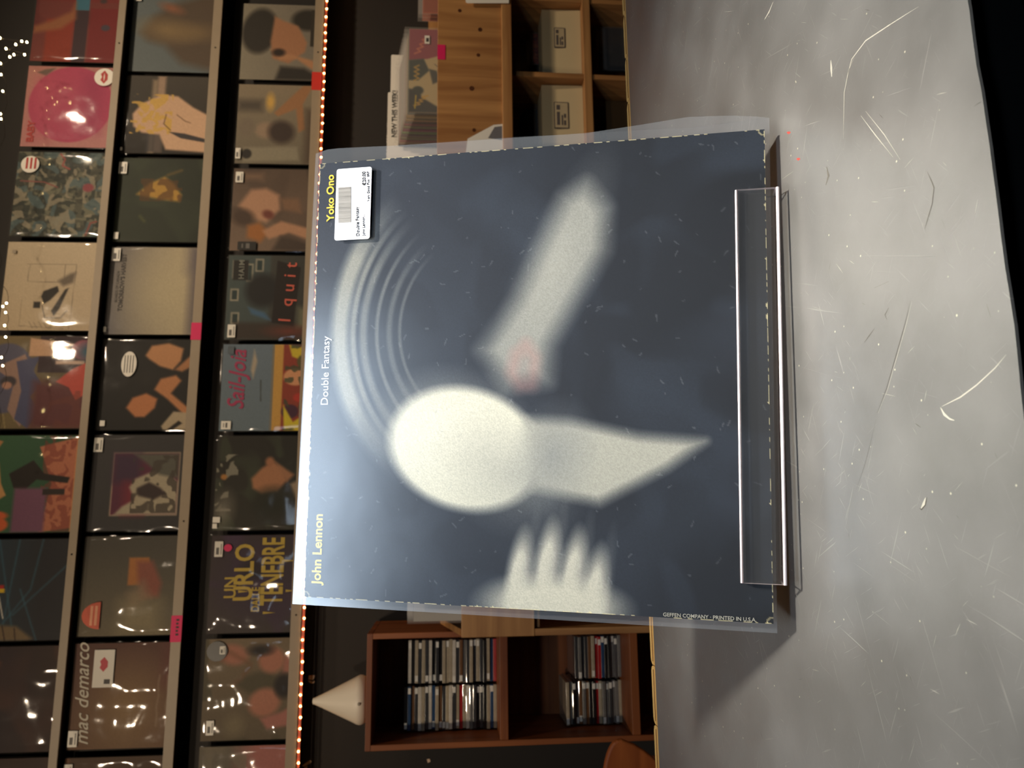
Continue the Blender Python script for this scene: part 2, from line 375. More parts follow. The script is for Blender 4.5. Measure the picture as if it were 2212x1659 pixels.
gouge([(1870, 240), (1910, 290), (1945, 345)], .0005, SCR); gouge([(1860, 250), (1890, 290), (1930, 340)], .0005, SCR)
gouge([(1795, 130), (1796, 148), (1797, 166)], .0022, SCR); gouge([(1670, 5), (1662, 25), (1652, 42)], .0018, SCR)
gouge([(2003, 370), (2012, 390), (2018, 405), (2014, 440), (2005, 470), (1998, 495)], .0005, SCD)
gouge([(1786, 360), (1790, 380), (1784, 400)], .002, mat('grey_stain', (90, 86, 78), .6))
gouge([(1920, 665), (1912, 680), (1916, 690)], .0007, SCD); gouge([(1889, 710), (1878, 725), (1867, 740)], .0005, SCD)
gouge([(1889, 622), (1920, 608)], .0003, SCD)
for p in ((1725, 343), (1704, 286)): gouge([(p[0]-4, p[1]), (p[0], p[1]+1), (p[0]+4, p[1])], .0018, mat('red_ink_spot', (165, 58, 48), .7), 'ink_spot')
for k in range(90):
    x = random.uniform(1500, 2150); y = random.uniform(0, 1659)
    if x < 1710 and 180 < y < 1500: continue
    a = random.uniform(0, 3.14); l = random.uniform(4, 30)
    gouge([(x, y), (x+l*.5*math.cos(a), y+l*.5*math.sin(a)), (x+l*math.cos(a), y+l*math.sin(a)*1.05)], random.uniform(.00012, .0003), SCR if k % 5 else SCD)
# ------------------------------------------------------------------ the record on show
def orth(c):
    m = np.array(c, float); u, s, v = np.linalg.svd(m); return u@v
MJ = orth([[.995, .088, .045], [-.097, .946, .308], [-.015, -.311, .95]])
xj, yj, zj = (Vector(MJ[:, k]) for k in range(3))
cj = CAM+Vector((.105, .5077, -.0582)); JW = JH = .315
oj = cj-zj*JH/2
rec = thing('record_sleeve', 'large worn record sleeve in a clear plastic bag, standing on the counter', 'record sleeve')
rec.matrix_world = Matrix(((xj.x, yj.x, zj.x, oj.x), (xj.y, yj.y, zj.y, oj.y), (xj.z, yj.z, zj.z, oj.z), (0, 0, 0, 1)))
def to_local(px, py, yo):
    d = ray(px, py); o = oj+yj*yo; t = (o-CAM).dot(yj)/d.dot(yj); p = CAM+d*t-oj
    return p.dot(xj), p.dot(zj)
DK = (20, 27, 38); PA = (206, 203, 184)
def main_print(n):
    k = Ink(n, DK)
    k.grad((30, 38, 52), (13, 16, 22), 'a', .0, 1.); k.blot(6, (44, 52, 64), .45, .4, .5); k.blot(14, (40, 48, 60), .5, .3, .35)  # ground lighter and bluer towards the top: glare painted into the ink
    # plain abstract forms in place of the picture: arcs, a pebble, a wedge, a band and four bars
    for r, w_, al in ((.335, .034, .72), (.302, .010, .55), (.278, .014, .45), (.245, .007, .4), (.215, .010, .3), (.19, .006, .3)):
        d = np.abs(np.hypot((k.a-.40), (k.b-.40)*.9)-r); ang = np.arctan2(k.b-.40, .40-k.a)
        m_ = np.clip(1.4-1.4*d/w_, 0, 1)*np.clip((ang+1.0)/.5, 0, 1)*np.clip((1.0-ang)/.5, 0, 1); k.mix(m_*al, (182, 178, 160))
    k.poly([(.40, .45), (.48, .34), (.58, .12), (.63, .09), (.675, .15), (.67, .24), (.60, .36), (.555, .44), (.55, .52), (.46, .53)], (146, 146, 138), .03, .9)
    k.ell(.56, .28, .04, .14, (168, 166, 154), 24, .05, .6)
    k.ell(.365, .665, .175, .13, PA, 14, .012); k.ell(.33, .63, .10, .075, (222, 218, 200), 10, .08, .7); k.ell(.46, .72, .09, .06, (150, 150, 142), 30, .07, .6)
    k.poly([(.50, .60), (.60, .605), (.74, .635), (.875, .645), (.80, .70), (.66, .775), (.52, .75)], (172, 170, 156), .016, .95); k.ell(.56, .68, .05, .07, (128, 130, 128), 20, .05, .7)
    for i, (a_, b_) in enumerate(((.49, .895), (.55, .875), (.605, .89), (.65, .925))):
        k.ell(a_, b_+.04, .024, .085, (188, 184, 168), 8, .010); k.ell(a_+.018, b_+.05, .008, .07, (120, 120, 116), 8, .012, .7)
    k.ell(.56, .99, .135, .055, (192, 188, 170), 0, .02)
    k.line([(.48, .46), (.47, .50), (.49, .53)], .012, (190, 120, 112), .02, .45); k.line([(.50, .44), (.52, .47), (.515, .53)], .01, (190, 120, 112), .02, .45)
    for i in range(240):           # surface wear: scuffs, creases, flecks
        a_, b_ = random.random(), random.random(); t = random.uniform(0, 3.1); l = random.uniform(.001, .008)
        k_s = k.a[:, 0]; i0 = int(a_*(n-1)); j0 = int(b_*(n-1)); m_ = int(l*n)+1
        sl = (slice(max(0, i0-m_), i0+m_+1), slice(max(0, j0-m_), j0+m_+1))
        aa, bb = k.a[sl]-a_, k.b[sl]-b_; dd = np.abs(aa*math.sin(t)-bb*math.cos(t)); on = (dd < .6/n) & (np.hypot(aa, bb) < l)
        k.c[sl][on] = k.c[sl][on]*.75+np.array((150, 152, 150))*.25
    d = np.minimum(np.minimum(k.a, 1-k.a), np.minimum(k.b, 1-k.b)); nz = vnoise(n, 150, 5)
    k.mix(((d < .0026*nz) & (nz > .52)).astype(float)*.9, (222, 208, 160))
    ca = np.hypot(np.minimum(k.a, 1-k.a), np.minimum(k.b, 1-k.b)); k.mix((np.abs(ca-.012) < .0016).astype(float)*.6, (205, 190, 140))
    return k.grain(.10)
MAINP = print_mat('main_printed_card', .6); MAINP.node_tree.nodes['Principled BSDF'].inputs['Specular IOR Level'].default_value = .15
jk = ink_sheet('jacket', main_print(440), JW, JH, .004, MAINP, rec, (150, 138, 110))
YEL = mat('yellow_ink', (238, 204, 26), .6, var=.03); WINK = mat('white_ink', (236, 238, 240), .6, var=.02)
def fit_text(s, x0, y0, x1, y1, m, parent, bold, yo=-.0008, name='lettering', sz=1.):
    # baseline runs from the photo point (x0, y0) to (x1, y1)
    p, q = to_local(x0, y0, yo), to_local(x1, y1, yo); L = math.hypot(q[0]-p[0], q[1]-p[1])
    o = text(name, s, .01, m, parent, 0, 0, yo, bold=bold); wd = max(v.co.x for v in o.data.vertices)
    o.data.transform(Matrix.Diagonal((L/wd, L/wd*sz, 1, 1))); o.location = (p[0], yo, p[1]); o.rotation_euler = (math.pi/2, -math.atan2(q[1]-p[1], q[0]-p[0]), 0)
    return o
fit_text('Yoko Ono', 721, 477, 721, 377, YEL, rec, .022)
fit_text('Double Fantasy', 708, 876, 712, 726, WINK, rec, .0)
fit_text('John Lennon', 692, 1262, 697, 1111, YEL, rec, .022)
fit_text('GEFFEN COMPANY \u00b7 PRINTED IN U.S.A.', 1432, 1331, 1634, 1343, mat('pale_ink', (170, 165, 150), .6), rec, .01)
# clear bag: two film sheets joined at the left, open and bowed at the right
BAG = film('clear_bag_film', .23, .017, .06, 14, (.86, .92, 1.0), 1.5); BAGB = film('clear_bag_back', .23, .07, .06, 14, (.86, .92, 1.0), 1.5)
def bag_sheet(name, redge, yo, bulge, n=40):
    TLp, BLp = (631.5, 1304.8), (1679, 1368)
    b = bmesh.new(); g = []; xsr = [p[0] for p in redge]; ysr = [p[1] for p in redge]; A = vnoise(n, 7, 11)-.5
    for i in range(n):
        t = i/(n-1); row = []; px = redge[0][0]+(redge[-1][0]-redge[0][0])*t
        R = to_local(px, float(np.interp(px, xsr, ysr)), yo); Lp = to_local(TLp[0]+(BLp[0]-TLp[0])*t, TLp[1]+(BLp[1]-TLp[1])*t, yo)
        for j in range(n):
            s_ = j/(n-1); e = math.sin(math.pi*min(1, t*1.02))*max(0, 1-s_/.12)
            lift = yo-.0012*math.sin(math.pi*s_)*(1 if yo < 0 else -1)*.6+.0005*A[i, j]*(1 if yo < 0 else -1)+bulge*e*e
            row.append(b.verts.new((R[0]*(1-s_)+Lp[0]*s_, lift, R[1]*(1-s_)+Lp[1]*s_)))
        g.append(row)
    for i in range(n-1):
        for j in range(n-1): b.faces.new((g[i][j], g[i+1][j], g[i+1][j+1], g[i][j+1]))
    me = done(b, name); me.shade_smooth(); return mesh_obj(name, me, BAG if yo < 0 else BAGB, rec)
f_edge = [(682, 331), (712, 322), (843, 316), (1103, 298), (1266, 290), (1400, 281), (1488, 277), (1600, 262), (1662, 254)]
b_edge = [(682, 332), (712, 321), (843, 314), (1103, 293), (1266, 283), (1400, 264), (1485, 251.5), (1580, 249.4), (1640, 252), (1662, 254.5)]
bag_sheet('plastic_bag', f_edge, -.0022, -.0015); bag_sheet('plastic_bag', b_edge, .0062, .004)
# price sticker on the bag
ps = prism('price_sticker', rrect(*(lambda a, b: (b[0], a[0], b[1], a[1]))(to_local(728, 366, -.0036), to_local(799, 516, -.0036)), .0018), -.0040, -.0037, mat('glossy_label', (246, 243, 246), .4, var=.01), rec)
fit_text('Double Fantasy', 776, 510, 774, 446, INKBLK, ps, 0, -.0042); fit_text('John Lennon...', 788, 509, 787, 463, INKBLK, ps, 0, -.0042)
fit_text('\u20ac20.00', 790, 400, 789, 370, INKBLK, ps, .012, -.0042); fit_text('Very Good Plus / 8RP', 798, 434, 797, 370, INKBLK, ps, 0, -.0042)
y = 480.; k = 0; GREYINK = mat('faded_ink', (150, 146, 140), .6)
while y > 404:
    wd = random.choice((.8, .8, 1.4, 2.2)); a = to_local(731, y-wd, -.0042); c = to_local(758, y, -.0042)
    q = box('barcode_bar', (c[0], a[0], -.0042, -.0040, c[1], a[1]), GREYINK, ps); y -= wd+random.choice((.8, 1.2, 1.8))
# ------------------------------------------------------------------ clear acrylic stand
xr, xl_ = to_local(1640, 405, -.008)[0], to_local(1650, 1263, -.008)[0]; W_ = xr-xl_
xs_, Bv, Dv = xj, yj, zj; PL = oj+xj*xl_; nb = Vector((0, 0, 1)).cross(xj).normalized()
lip = to_local(1597, 830, -.0065)[1]
prof = [(-.0068, lip), (-.0068, -.0045), (-.0058, -.0070), (-.0032, -.0080), (.0095, -.0080), (.0122, -.0068), (.0135, -.0045), (.0135, .15)]
st = thing('acrylic_stand', 'clear bent acrylic stand with a low front lip holding the large record sleeve', 'display stand')
st.matrix_world = Matrix(((xs_.x, Bv.x, Dv.x, PL.x), (xs_.y, Bv.y, Dv.y, PL.y), (xs_.z, Bv.z, Dv.z, PL.z), (0, 0, 0, 1)))
ACR = film('clear_acrylic', .03, .012, 0, 5, (1, 1, 1), 1.49); ACE = mat('frosted_edge_and_highlight', (255, 238, 240), .25, var=.01, coat=.6)  # ACE: frosted sawn edges, and the pale tubes that imitate edge highlights
def sheet(name, prof, th, parent):
    b = bmesh.new(); n = len(prof); off = []
    for i in range(n):
        p0, p1 = Vector(prof[max(i-1, 0)]), Vector(prof[min(i+1, n-1)]); t = (p1-p0).normalized(); off.append((prof[i][0]-t.y*th, prof[i][1]+t.x*th))
    A = [[b.verts.new((x, y, z)) for y, z in prof] for x in (0, W_)]; B = [[b.verts.new((x, y, z)) for y, z in off] for x in (0, W_)]
    fs = []
    for i in range(n-1):
        b.faces.new((A[0][i], A[1][i], A[1][i+1], A[0][i+1])); b.faces.new((B[0][i], B[0][i+1], B[1][i+1], B[1][i]))
        for s_ in (0, 1): fs.append(b.faces.new((A[s_][i], B[s_][i], B[s_][i+1], A[s_][i+1])))
    for i in (0, n-1): fs.append(b.faces.new((A[0][i], A[1][i], B[1][i], B[0][i])))
    for f in fs: f.material_index = 1
    me = done(b, name); me.materials.append(ACR); me.materials.append(ACE)
    o = bpy.data.objects.new(name, me); link(o, parent); return o
sheet('bent_sheet', prof, .003, st)
tube('lip_highlight', [(.0, -.0053, lip), (W_, -.0053, lip)], .0010, ACE, st, 8)  # pale tube added as the bright highlight along the lip top
# pale tube modelled as the highlight along the front bend; then rear strut
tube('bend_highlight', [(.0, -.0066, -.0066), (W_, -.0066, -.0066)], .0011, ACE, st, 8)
zt = .15; base = PL+Bv*.0168+Dv*zt; drop = (base.z-T)
loc = lambda p: ((p-PL).dot(xs_), (p-PL).dot(Bv), (p-PL).dot(Dv))
foot = base+nb*.07; foot.z = T+.004; lb = loc(base); lf = loc(foot)
sheet('rear_strut', [(lb[1]-.002, lb[2]), (lf[1]-.0, lf[2])], .003, st)
# ------------------------------------------------------------------ display ledges on the black wall
LZ = [(1.1435, .0245), (.8047, .0305), (.4363, .0325)]; ORD = ['top', 'middle', 'bottom']
LIPY = 2.618
DWOOD = wood('dark_ledge_wood', (58, 42, 30), (26, 20, 16), 'X', 4, .7)
FLOOR_Z = [1.158, .823, .446]
ledges = []
for r, (z, h) in enumerate(LZ):
    lg = thing('display_ledge', 'long beige-edged record ledge, %s one on the black wall' % ORD[r], 'ledge', (.4, LIPY, CZ+z), group='record ledges on the black wall')
    ledges.append(lg); d = FLOOR_Z[r]-z
    box('front_lip', (-1.75, 2.35, -.006, 0, 0, h), RAIL, lg)
    box('shelf_board', (-1.75, 2.35, 0.0005, YB-LIPY-.001, d-.009, d-.001), DWOOD, lg)
    for x in (-1.6, -.46-.4*(r == 2)+.1*r, 1.34, 2.2):
        lathe('screw', [(.0028, -.001), (.0028, .001)], mat('screw_dark', (40, 36, 32), .4, .5), lg, 10).matrix_basis = Matrix.Translation((x, -.0065, h*.5)) @ Matrix.Rotation(math.pi/2, 4, 'X')
def rail_tag(r, y0, y1, m, nm, x0=None, scribble=False):
    lg = ledges[r]; a = at(500, y1, LIPY-.006); b_ = at(500, y0, LIPY-.006); L = lg.location; h = LZ[r][1]
    q = box('tag', (a.x-L.x, b_.x-L.x, -.0072, -.0062, -.001, h+.002), m, lg); q['label'] = nm
    if scribble:
        for k in range(5): box('ink_mark', (a.x-L.x+.02+.011*k, a.x-L.x+.026+.011*k, -.0076, -.0073, .008+.002*(k % 2), .017), INKBLK, q)
rail_tag(2, 148, 187, RED, 'red paper tag'); rail_tag(1, 698, 735, PINK, 'pink paper tag'); rail_tag(1, 1327, 1384, PINK, 'pink paper tag with a scribble', scribble=True)
# led strip under the lowest ledge
led = thing('led_strip', 'string of tiny warm lights running under the lowest record ledge', 'light strip', (.4, LIPY-.004, CZ+LZ[2][0]-.0075))
box('strip', (-1.75, 2.35, -.001, .001, -.004, .004), mat('copper_strip', (190, 92, 66), .4, .3), led)
bm = bmesh.new(); bmesh.ops.create_icosphere(bm, subdivisions=1, radius=.0036); lme = done(bm, 'led')
LEDM = mat('warm_led', (255, 178, 96), .4, var=.0, emit=34)
x = -1.7
while x < 2.3:
    if abs(x-(-1.02)) > .01: o = mesh_obj('led', lme, LEDM, led); o.location = (x, -.003, -.001+.0015*math.sin(x*40))
    x += .0332
# micro string lights hung above the top row
sl = thing('string_lights', 'thin wire of bright micro lights hanging above the top row of records', 'string lights', (.8, 2.5, CZ+1.75))
bp = [(0, 82), (47, 89), (58, 91), (34, 96), (13, 105), (30, 118), (21, 123), (53, 118), (1, 137), (2, 161), (6, 197), (1, 246), (2, 257), (14, 655), (6, 662), (12, 675), (10, 703), (12, 728), (3, 772), (6, 790), (-14, 330), (-20, 420), (-16, 520), (-12, 600), (-25, 40), (-10, 860), (-20, 960)]
bw = sorted([at(p[0], p[1], 2.50) for p in bp], key=lambda v: v.x); so = Vector(sl.location)
wp = []
for a, b_ in zip(bw, bw[1:]):
    for t in (0, .25, .5, .75):
        q = a.lerp(b_, t); q.z -= .02*math.sin(math.pi*t)*min(1, (b_-a).length*8); wp.append(q+Vector((0, .004, -.002))-so)
tube('wire', wp, .0007, mat('dark_wire', (40, 34, 26), .4, .6), sl, 4)
MB = mat('micro_bulb', (255, 220, 150), .4, var=0, emit=45)
for p in bw: o = mesh_obj('bulb', lme, MB, sl); o.data = lme; o.location = p-so; o.scale = (1.15, 1.15, .8)
for o in sl.children:
    if o.name.startswith('bulb'): o.material_slots[0].link = 'OBJECT'; o.material_slots[0].material = MB
# ------------------------------------------------------------------ record covers on the ledges
NB = 104
films = [film_sheet('bag_film', .322, .321, 30, .0020, 40+k, -.003, .0045) for k in range(5)]+[film_sheet('bag_film', .322, .321, 30, .0065, 60+k, -.0048, .006) for k in range(3)]
def I(c): return Ink(NB, c)
SK = (150, 104, 78); SK2 = (176, 130, 100)
def c11(k):
    k.rect(0, 1, 0, .22, (120, 44, 40)); k.blot(5, (92, 30, 30), .5, .3, .6); k.rect(.44, .60, .0, .33, (60, 110, 128)); k.rect(.45, .60, .33, 1, (58, 38, 44)); k.rect(.62, 1, .3, 1, (118, 34, 34))
    k.rect(.14, .44, .45, 1, (140, 50, 32), .02); k.poly([(.0, .55), (.18, .48), (.40, .35), (.44, .22), (.46, .44), (.30, .58), (.0, .64)], (150, 92, 58), .03); k.ell(.80, .55, .05, .04, (70, 60, 70)); k.ell(.75, .2, .04, .03, (70, 50, 50)); return k
def c12(k):
    k.grad((178, 120, 112), (186, 128, 124), 'b'); k.ell(.50, .47, .46, .47, (176, 66, 96)); k.poly([(.10, .08), (.18, .04), (.30, .02), (.2, .12)], (110, 90, 80), .01)
    k.rect(.10, .30, .15, .92, (186, 80, 104), .08, .5); k.rect(.62, .85, .1, .85, (150, 50, 84), .08, .5); return k
def c13(k):
    k.blot(10, (92, 92, 78), .45, .1, .7); k.blot(18, (122, 120, 100), .52, .06, .7); k.blot(26, (40, 46, 42), .5, .06, .7); k.blot(13, (84, 104, 108), .6, .06, .7); k.blot(15, (150, 140, 118), .66, .05, .8)
    k.line([(.45, .02), (.5, .08), (.48, .16), (.56, .2)], .02, (150, 78, 70)); k.line([(.05, .35), (.3, .36), (.45, .42)], .015, (140, 84, 78)); k.ell(.78, .42, .06, .05, (140, 70, 76)); k.line([(.8, .98), (.84, .84), (.9, .82)], .02, (140, 78, 70)); return k
def c14(k):
    k.grad((196, 178, 150), (186, 166, 138), 'b'); W = (120, 108, 92)
    k.line([(.22, .25), (.74, .25), (.72, .98)], .004, W); k.line([(.25, .26), (.24, .45), (.62, .46), (.62, .26)], .005, W); k.line([(.2, .66), (.2, .95), (.66, .98)], .004, W)
    for q in range(5): k.line([(.3+.05*q, .90+.01*(q % 2)), (.34+.05*q, .97)], .004, W)
    k.poly([(.40, .62), (.42, .56), (.56, .50), (.58, .56), (.50, .66), (.44, .70)], (42, 38, 34)); k.poly([(.52, .78), (.64, .54), (.68, .52), (.6, .76), (.55, .84)], (50, 45, 40)); k.rect(.33, .40, .68, .75, (42, 38, 34))
    k.poly([(.56, .44), (.68, .36), (.74, .34), (.72, .46), (.62, .50)], (110, 98, 84), .02); k.line([(.42, .72), (.46, .86), (.62, .86), (.68, .78)], .008, (60, 54, 46)); k.line([(.95, .05), (.96, .2), (.95, .4), (.965, .55)], .006, (90, 80, 68)); return k
def c15(k):
    k.grad((120, 104, 70), (90, 76, 60), 'a')
    for q in range(16): k.line([(.05, .42), (.05+.6*math.cos(1.2+q*.15), .42+.9*math.sin(.6+q*.12))], .006, (190, 170, 110), al=.7)
    k.ell(.12, .46, .30, .38, (86, 84, 104)); k.poly([(.0, .35), (.3, .2), (.42, .42), (.36, .6), (.44, .8), (.32, .98), (.18, .8), (.22, .5)], (150, 120, 108)); k.poly([(.22, .28), (.46, .22), (.40, .38), (.5, .52), (.4, .66), (.5, .82), (.4, 1), (.26, .9), (.3, .6)], (76, 78, 108))
    k.rect(.42, 1, .5, 1, (96, 52, 54), .05); k.rect(.44, 1, 0, .40, (52, 36, 42)); k.poly([(.34, .02), (.90, .1), (.90, .22), (.34, .22)], (196, 156, 124)); k.rect(.62, .92, .27, .31, (190, 160, 140)); k.ell(.80, .13, .06, .03, (40, 30, 36)); k.ell(.80, .21, .06, .03, (40, 30, 36))
    k.poly([(.64, .5), (.80, .36), (1, .26), (1, .6), (.86, .7), (.78, .56)], (186, 78, 66)); k.ell(.90, .15, .13, .11, (150, 84, 96)); k.ell(.95, .17, .09, .08, (50, 92, 110), 0, .06); k.ell(.16, .50, .08, .06, (60, 54, 60)); k.ell(.15, .54, .05, .04, (176, 130, 110)); k.blot(8, (110, 60, 50), .6, .1, .5, (.6, 1, .6, 1)); return k
def c16(k):
    k.grad((58, 96, 66), (44, 76, 54), 'a'); k.poly([(.55, .12), (1, 0), (1, .95), (.62, 1), (.70, .5)], (182, 112, 84)); k.blot(22, (130, 62, 50), .5, .05, .6, (.6, .95, .0, 1)); k.rect(.92, 1, 0, 1, (196, 140, 92))
    k.poly([(.0, .02), (.18, .06), (.10, .2), (0, .2)], (178, 128, 80)); k.poly([(0, .30), (.16, .28), (.2, .5), (.26, .62), (.14, .7), (0, .55)], (196, 146, 92)); k.poly([(.27, .4), (.5, .26), (.62, .4), (.88, .44), (.86, .5), (.55, .46), (.45, .56), (.33, .55)], (36, 30, 26)); k.rect(.34, .66, .55, 1, (120, 78, 100), .02); k.ell(.16, .92, .15, .08, (206, 96, 52)); k.ell(.16, .83, .14, .05, (206, 96, 52)); k.rect(.62, .84, .56, .62, (48, 40, 36)); return k
def c17(k):
    k.grad((44, 60, 70), (40, 40, 44), 'a', .2, .7)
    for p in ([(.25, .0), (.48, .98)], [(.45, .0), (.35, 1)], [(.68, .0), (.60, .5), (.35, .85)], [(.95, .25), (.45, .75)], [(.5, .5), (.7, 1)]): k.line(p, .014, (58, 104, 122), .01, .7)
    k.rect(0, .36, .6, 1, (46, 62, 78), .05, .6); k.poly([(.28, .84), (.5, .86), (.66, .98), (.62, 1), (.3, 1)], (120, 100, 72), .02); k.line([(.36, .85), (.40, 1)], .012, (60, 44, 34)); k.line([(.48, .88), (.5, 1)], .012, (60, 44, 34))
    k.line([(.22, .22), (.28, .46)], .012, (214, 206, 190)); k.line([(.30, .56), (.36, .78)], .012, (214, 206, 190)); k.rect(.26, .34, .455, .49, (180, 40, 36)); k.rect(.28, .35, .49, .53, (216, 178, 40)); return k
def c18(k):
    k.grad((46, 38, 48), (58, 42, 34), 'a'); k.blot(4, (84, 54, 44), .5, .3, .6); k.line([(.1, .9), (.3, .5), (.38, .15)], .02, (110, 62, 46), .02, .7); k.blot(7, (104, 62, 54), .62, .1, .6, (.0, .5, 0, .3)); return k
def c19(k): return k.blot(4, (70, 48, 40), .5, .3, .6)
def c21(k):
    k.grad((104, 112, 112), (92, 100, 102), 'a'); k.poly([(.12, .5), (.25, .28), (.5, .10), (.8, .0), (1, .0), (1, .98), (.6, .88), (.4, .66), (.2, .6)], (88, 74, 60), .06); k.ell(.42, .46, .26, .12, (142, 118, 80), 8, .1, .8); k.ell(.75, .48, .2, .08, (136, 112, 76), 0, .1, .7); k.ell(.45, .17, .12, .05, (140, 92, 68), 20, .04); return k
def c22(k):
    k.grad((70, 64, 56), (40, 36, 32), 'b'); k.rect(.30, .36, .05, 1, (140, 122, 100), .02); k.rect(.36, .45, 0, .98, (170, 142, 118), .02, .9); k.rect(.27, .45, .3, .98, (52, 50, 54), .01, .6)
    k.poly([(.10, .5), (.2, .36), (.42, .24), (.6, .26), (.78, .4), (.96, .50), (1, .62), (1, .98), (.5, .95), (.42, .76), (.22, .74), (.12, .66)], (206, 168, 136), .015); k.blot(20, (206, 166, 84), .5, .1, .9, (.08, .55, .24, .75)); k.poly([(.52, .72), (.7, .74), (1, .82), (1, .86), (.66, .80)], (58, 54, 56)); k.line([(.48, .5), (.46, .62), (.54, .7)], .01, (90, 64, 40)); k.line([(.6, .5), (.7, .58), (.76, .6)], .008, (90, 64, 40)); return k
def c23(k):
    k.grad((52, 58, 46), (40, 46, 36), 'a'); k.blot(4, (64, 72, 54), .5, .3, .5); k.poly([(.22, .44), (.36, .30), (.52, .22), (.62, .30), (.72, .44), (.70, .52), (.52, .5), (.4, .48)], (176, 136, 62), .02); k.blot(14, (92, 62, 34), .5, .1, .7, (.26, .72, .25, .52)); k.line([(.55, .2), (.7, .14)], .02, (110, 90, 50), .02); k.line([(.28, .7), (.33, .76)], .02, (110, 110, 60), .02, .6); return k
def c24(k):
    k.grad((112, 108, 108), (176, 162, 134), 'a', .05, .75); k.ell(.62, .50, .38, .46, (190, 176, 142), 0, .3, .7); k.rect(.88, 1.02, 0, 1, (96, 88, 92), .06, .9); k.rect(.84, 1, 0, .28, (96, 90, 98), .1, .5); return k
def c25(k):
    k.blot(5, (44, 40, 36), .5, .4, .5); k.poly([(.46, .18), (.52, .07), (.70, .04), (.86, .10), (.84, .24), (.76, .34), (.62, .30), (.5, .22)], (190, 136, 94), .015); k.poly([(.78, .34), (1, .12), (1, .28), (.86, .36)], (170, 118, 80), .015)
    k.poly([(.30, .76), (.36, .65), (.5, .60), (.62, .66), (.60, .76), (.50, .86), (.40, .86)], (188, 122, 80), .015); k.poly([(.58, .56), (.64, .44), (.80, .40), (.86, .46), (.76, .60), (1, .80), (1, .92), (.72, .66)], (186, 126, 84), .015); k.poly([(.68, .96), (.80, .80), (1, .82), (1, 1), (.7, 1)], (176, 158, 130), .01); k.poly([(.74, 1), (.86, .9), (.9, .93), (.8, 1)], (40, 34, 30)); return k
def c26(k):
    k.grad((62, 60, 60), (56, 54, 54), 'a'); k.rect(.215, .905, .185, .845, (190, 166, 140)); k.rect(.225, .895, .195, .835, (92, 44, 62)); k.grad((74, 48, 74), (140, 50, 52), 'b') if 0 else None
    k.rect(.225, .5, .195, .5, (68, 46, 66), .05); k.rect(.35, .55, .5, .835, (120, 46, 58), .06); k.poly([(.40, .55), (.46, .46), (.60, .40), (.74, .34), (.78, .40), (.895, .5), (.895, .835), (.26, .835), (.34, .75), (.46, .68)], (170, 158, 134), .015); k.poly([(.42, .2), (.895, .2), (.895, .46), (.7, .42), (.56, .3)], (92, 90, 80), .02); k.blot(16, (70, 62, 54), .56, .06, .8, (.42, .89, .22, .82)); k.poly([(.48, .56), (.6, .5), (.72, .56), (.78, .62), (.66, .68), (.5, .64)], (60, 48, 46), .015); return k
def c27(k):
    k.grad((78, 74, 66), (112, 102, 82), 'b', .1, 1); k.poly([(.46, .22), (.66, .22), (.70, .42), (.60, .5), (.46, .50)], (172, 112, 64), .01); k.poly([(.54, .26), (.70, .26), (.80, .48), (.78, .62), (.60, .64), (.56, .44)], (140, 84, 70), .03); k.poly([(.46, .58), (.62, .46), (.70, .62), (.5, .76)], (140, 120, 96), .05, .8); k.rect(.40, .80, .66, .98, (160, 146, 112), .1, .6); return k
def c28(k):
    k.grad((92, 62, 52), (112, 84, 64), 'b'); k.ell(.55, .62, .3, .34, (150, 122, 84), 0, .25, .8); k.rect(.9, 1, 0, .4, (110, 52, 52), .1, .6)
    for j in range(2): k.line([(.84+.09*j, .80-.0*j), (.845+.09*j, .7), (.835+.09*j, .62), (.85+.09*j, .52), (.84+.09*j, .40), (.85+.08*j, .32)], .012, (160, 140, 118), .01, .7)
    return k
def c29(k): return k.blot(5, (120, 80, 52), .5, .2, .8).rect(.4, .9, .3, 1, (60, 66, 62), .1)
def c31(k):
    k.grad((138, 130, 112), (120, 112, 100), 'a'); k.ell(.22, .36, .22, .30, (50, 46, 40), 10, .03); k.ell(.82, .20, .2, .14, (46, 42, 36), 0, .03); k.poly([(.40, .16), (.52, .22), (.7, .28), (.82, .5), (.8, .62), (.6, .78), (.40, .72), (.36, .5)], (164, 116, 84), .02); k.poly([(.36, .6), (.44, .62), (.62, .66), (1, .76), (1, .92), (.7, .72), (.5, .74)], (176, 128, 92), .02); k.ell(.47, .64, .08, .05, (48, 36, 30), 0, .02); k.poly([(.44, 1), (.5, .82), (.8, .84), (1, .95), (1, 1)], (46, 42, 38), .03); k.rect(.86, .985, .06, .55, (52, 46, 38)); return k
def c32(k):
    k.grad((138, 124, 102), (112, 104, 88), 'b'); k.rect(0, .3, .2, .34, (82, 74, 64), .05); k.ell(.40, .22, .05, .10, (206, 164, 84), 0, .03); k.poly([(.45, .36), (.72, .08), (.80, .0), (.92, .0), (.80, .24), (.84, .56), (.76, .6), (.72, .3), (.5, .4)], (156, 112, 76), .015); k.ell(.36, .58, .13, .10, (150, 128, 106), 0, .03); k.ell(.55, .6, .16, .14, (62, 50, 44), 10, .04); k.ell(.12, .55, .10, .12, (120, 108, 92), 0, .03); k.poly([(.1, .8), (.75, .78), (.78, .95), (.1, .98)], (140, 132, 112), .02); k.ell(.14, .88, .06, .06, (44, 40, 36)); k.rect(.84, 1, .3, 1, (74, 58, 46), .05, .7); return k
